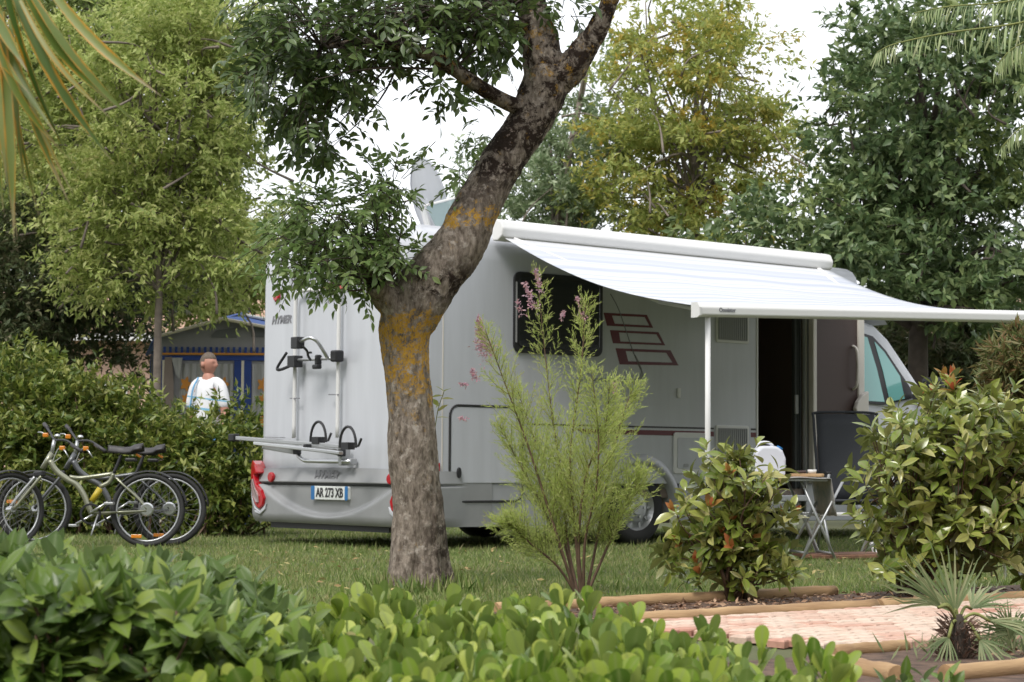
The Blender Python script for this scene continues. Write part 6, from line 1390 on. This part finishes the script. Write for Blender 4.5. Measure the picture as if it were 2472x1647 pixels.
def blade(a, b, wd, Y, bend=0.0):
    A = Vector(P(*a, Y+rg.normal()*.05))-HUBT; B = Vector(P(*b, Y-.10+rg.normal()*.06))-HUBT; V = []; F = []; rib = []; al = []; K = 16; H = (A*.15)
    d = (B-A); nrm = Vector((rg.normal()*.5, -1, rg.normal()*.3)).normalized(); perp = d.cross(nrm).normalized()
    tw = rg.normal()*.5
    for j in range(K+1):
        t = j/K; c = A+d*t+perp*(bend*math.sin(math.pi*t))+Vector((0, -.02*math.sin(math.pi*t), 0)); w = .8*wd*(.75+.35*math.sin(math.pi*min(1, t*1.1)))*(1 if t < .62 else max(.04, 1-((t-.62)/.38)**1.25))
        pr = (perp*math.cos(tw*t)+nrm*math.sin(tw*t)); V += [c+pr*w+nrm*w*.35, c, c-pr*w+nrm*w*.35]; rib += [0, 1, 0]; al += [t]*3
    for j in range(K):
        q_ = j*3; F += [(q_, q_+1, q_+4, q_+3), (q_+1, q_+2, q_+5, q_+4)]
    me = mesh_np('blade', V, F, M['frond'], True, rib); at_ = me.attributes.new('along', 'FLOAT', 'POINT'); at_.data.foreach_set('value', al); link('blade', me, fl)
C1 = 2.24
for (ax_, ay, bx_, by, wd, bend) in ((230, -120, 872, 520, .014, .02), (150, -60, 760, 690, .013, .02), (60, -80, 620, 890, .015, .02), (30, -60, 455, 1010, .014, .015), (90, -140, 620, 570, .012, .03), (-10, 40, 300, 720, .014, .02), (-60, 60, 380, 870, .012, .03), (40, 150, 380, 1110, .010, .01), (0, 60, 75, 1310, .013, -.01), (60, 100, 140, 1050, .013, .0), (-30, 0, 40, 1000, .014, 0), (-60, 200, 95, 1300, .011, -.01), (20, 60, 230, 1250, .008, .01), (110, 0, 600, 640, .008, .02), (-90, 100, 170, 520, .014, .01), (-20, 300, 70, 1180, .011, 0), (-60, 300, 20, 1150, .012, 0), (70, 250, 400, 1060, .006, .01), (-100, -50, 150, 390, .015, 0)):
    blade((ax_/C1, ay/C1), (bx_/C1, by/C1), wd, 4.85, bend)
# pale feathery fronds entering from the top right
L_fea = leafmat('feather_frond', [(.20, .26, .12), (.30, .36, .18), (.40, .44, .25)], .55, .4)
ft = thing('frond_shade_tree', 'tree with pale feathery hanging fronds entering at the top right corner, unseen crown added for shade', 'tree', FP(2420, 60, 10.5)); fo = np.array(ft.location)
for (pts_, ln, seed) in (([(2480, 20), (2330, 55), (2180, 75), (2060, 100), (2015, 120)], .20, 1), ([(2500, -60), (2330, 0), (2180, 15), (2100, 30)], .18, 2), ([(2480, 90), (2400, 80), (2330, 110), (2290, 150)], .22, 3), ([(2500, 270), (2420, 260), (2350, 290), (2300, 340)], .16, 4), ([(2500, 160), (2440, 150), (2380, 170), (2330, 220)], .16, 5)):
    rg = np.random.default_rng(seed); sp = spline([np.array(FP(x, y, 10.5+.1*seed))-fo for x, y in pts_], 12); mb = MB(); mb.tube([Vector(p) for p in sp], [.006-.004*i/len(sp) for i in range(len(sp))], 6); rc = mb.build('rachis', M['stemg'], ft, smooth=True)
    P_ = np.array(sp); n = 76; w = np.linspace(.05, 1, n); ii = w*(len(P_)-1); i0 = np.minimum(ii.astype(int), len(P_)-2); f = (ii-i0)[:, None]; pp = P_[i0]*(1-f)+P_[i0+1]*f; tg = unit(P_[i0+1]-P_[i0])
    d = tg*.45+np.array([0, 0, -1])+rg.normal(size=(n, 3))*.16; d[:, 1] += np.where(np.arange(n) % 2, .5, -.5)
    tmv = leaf_tmpl([.034, .042, .036, .024], .25, .1); s = ln*(1-.55*w)*rg.uniform(.7, 1.2, n)
    leaf_parts(tmv, pp, unit(d), unit(rg.normal(size=(n, 3))*.5+np.array([-1, -.5, .3])), s, L_fea, rc if False else ft, 'leaflet')

rg = np.random.default_rng(95); B_ = [(5.6-fo[0], 10.6-fo[1], 3.8-fo[2], 1.9, 2.0, 1.5)]  # unseen crown and trunk, added to shade the camper's side, also bear the fronds
C, pos, d, up = crown_leaves(B_, 150, 60, .3, rg, .8, .6); leaf_object('crown', T_QUAD, pos, d, up, rg.uniform(.10, .18, len(pos)), L_fea, ft)
mb = MB(); limb(mb, [(6.1-fo[0], 10-fo[1], -fo[2]), (6.0-fo[0], 10-fo[1], 1.5-fo[2]), (5.8-fo[0], 10.3-fo[1], 3.5-fo[2])], .14, .06, 10, 6); mb.build('trunk', M['bark'], ft, smooth=True)

rg = np.random.default_rng(101); n = 900; az_ = rg.random(n)*6.28; rr_ = .17+np.abs(rg.normal(size=n))*.10; pos = np.stack([TBASE.x+rr_*np.cos(az_), TBASE.y+rr_*np.sin(az_), np.zeros(n)], 1); d = rg.normal(size=(n, 3))*.35; d[:, 2] = 1
gt = leaf_object('long_grass', tb, pos, unit(d), rg.normal(size=(n, 3)), rg.uniform(.05, .13, n), M['grass']); tag(gt, 'longer unmown grass round the foot of the leaning tree', 'grass', kind='stuff')
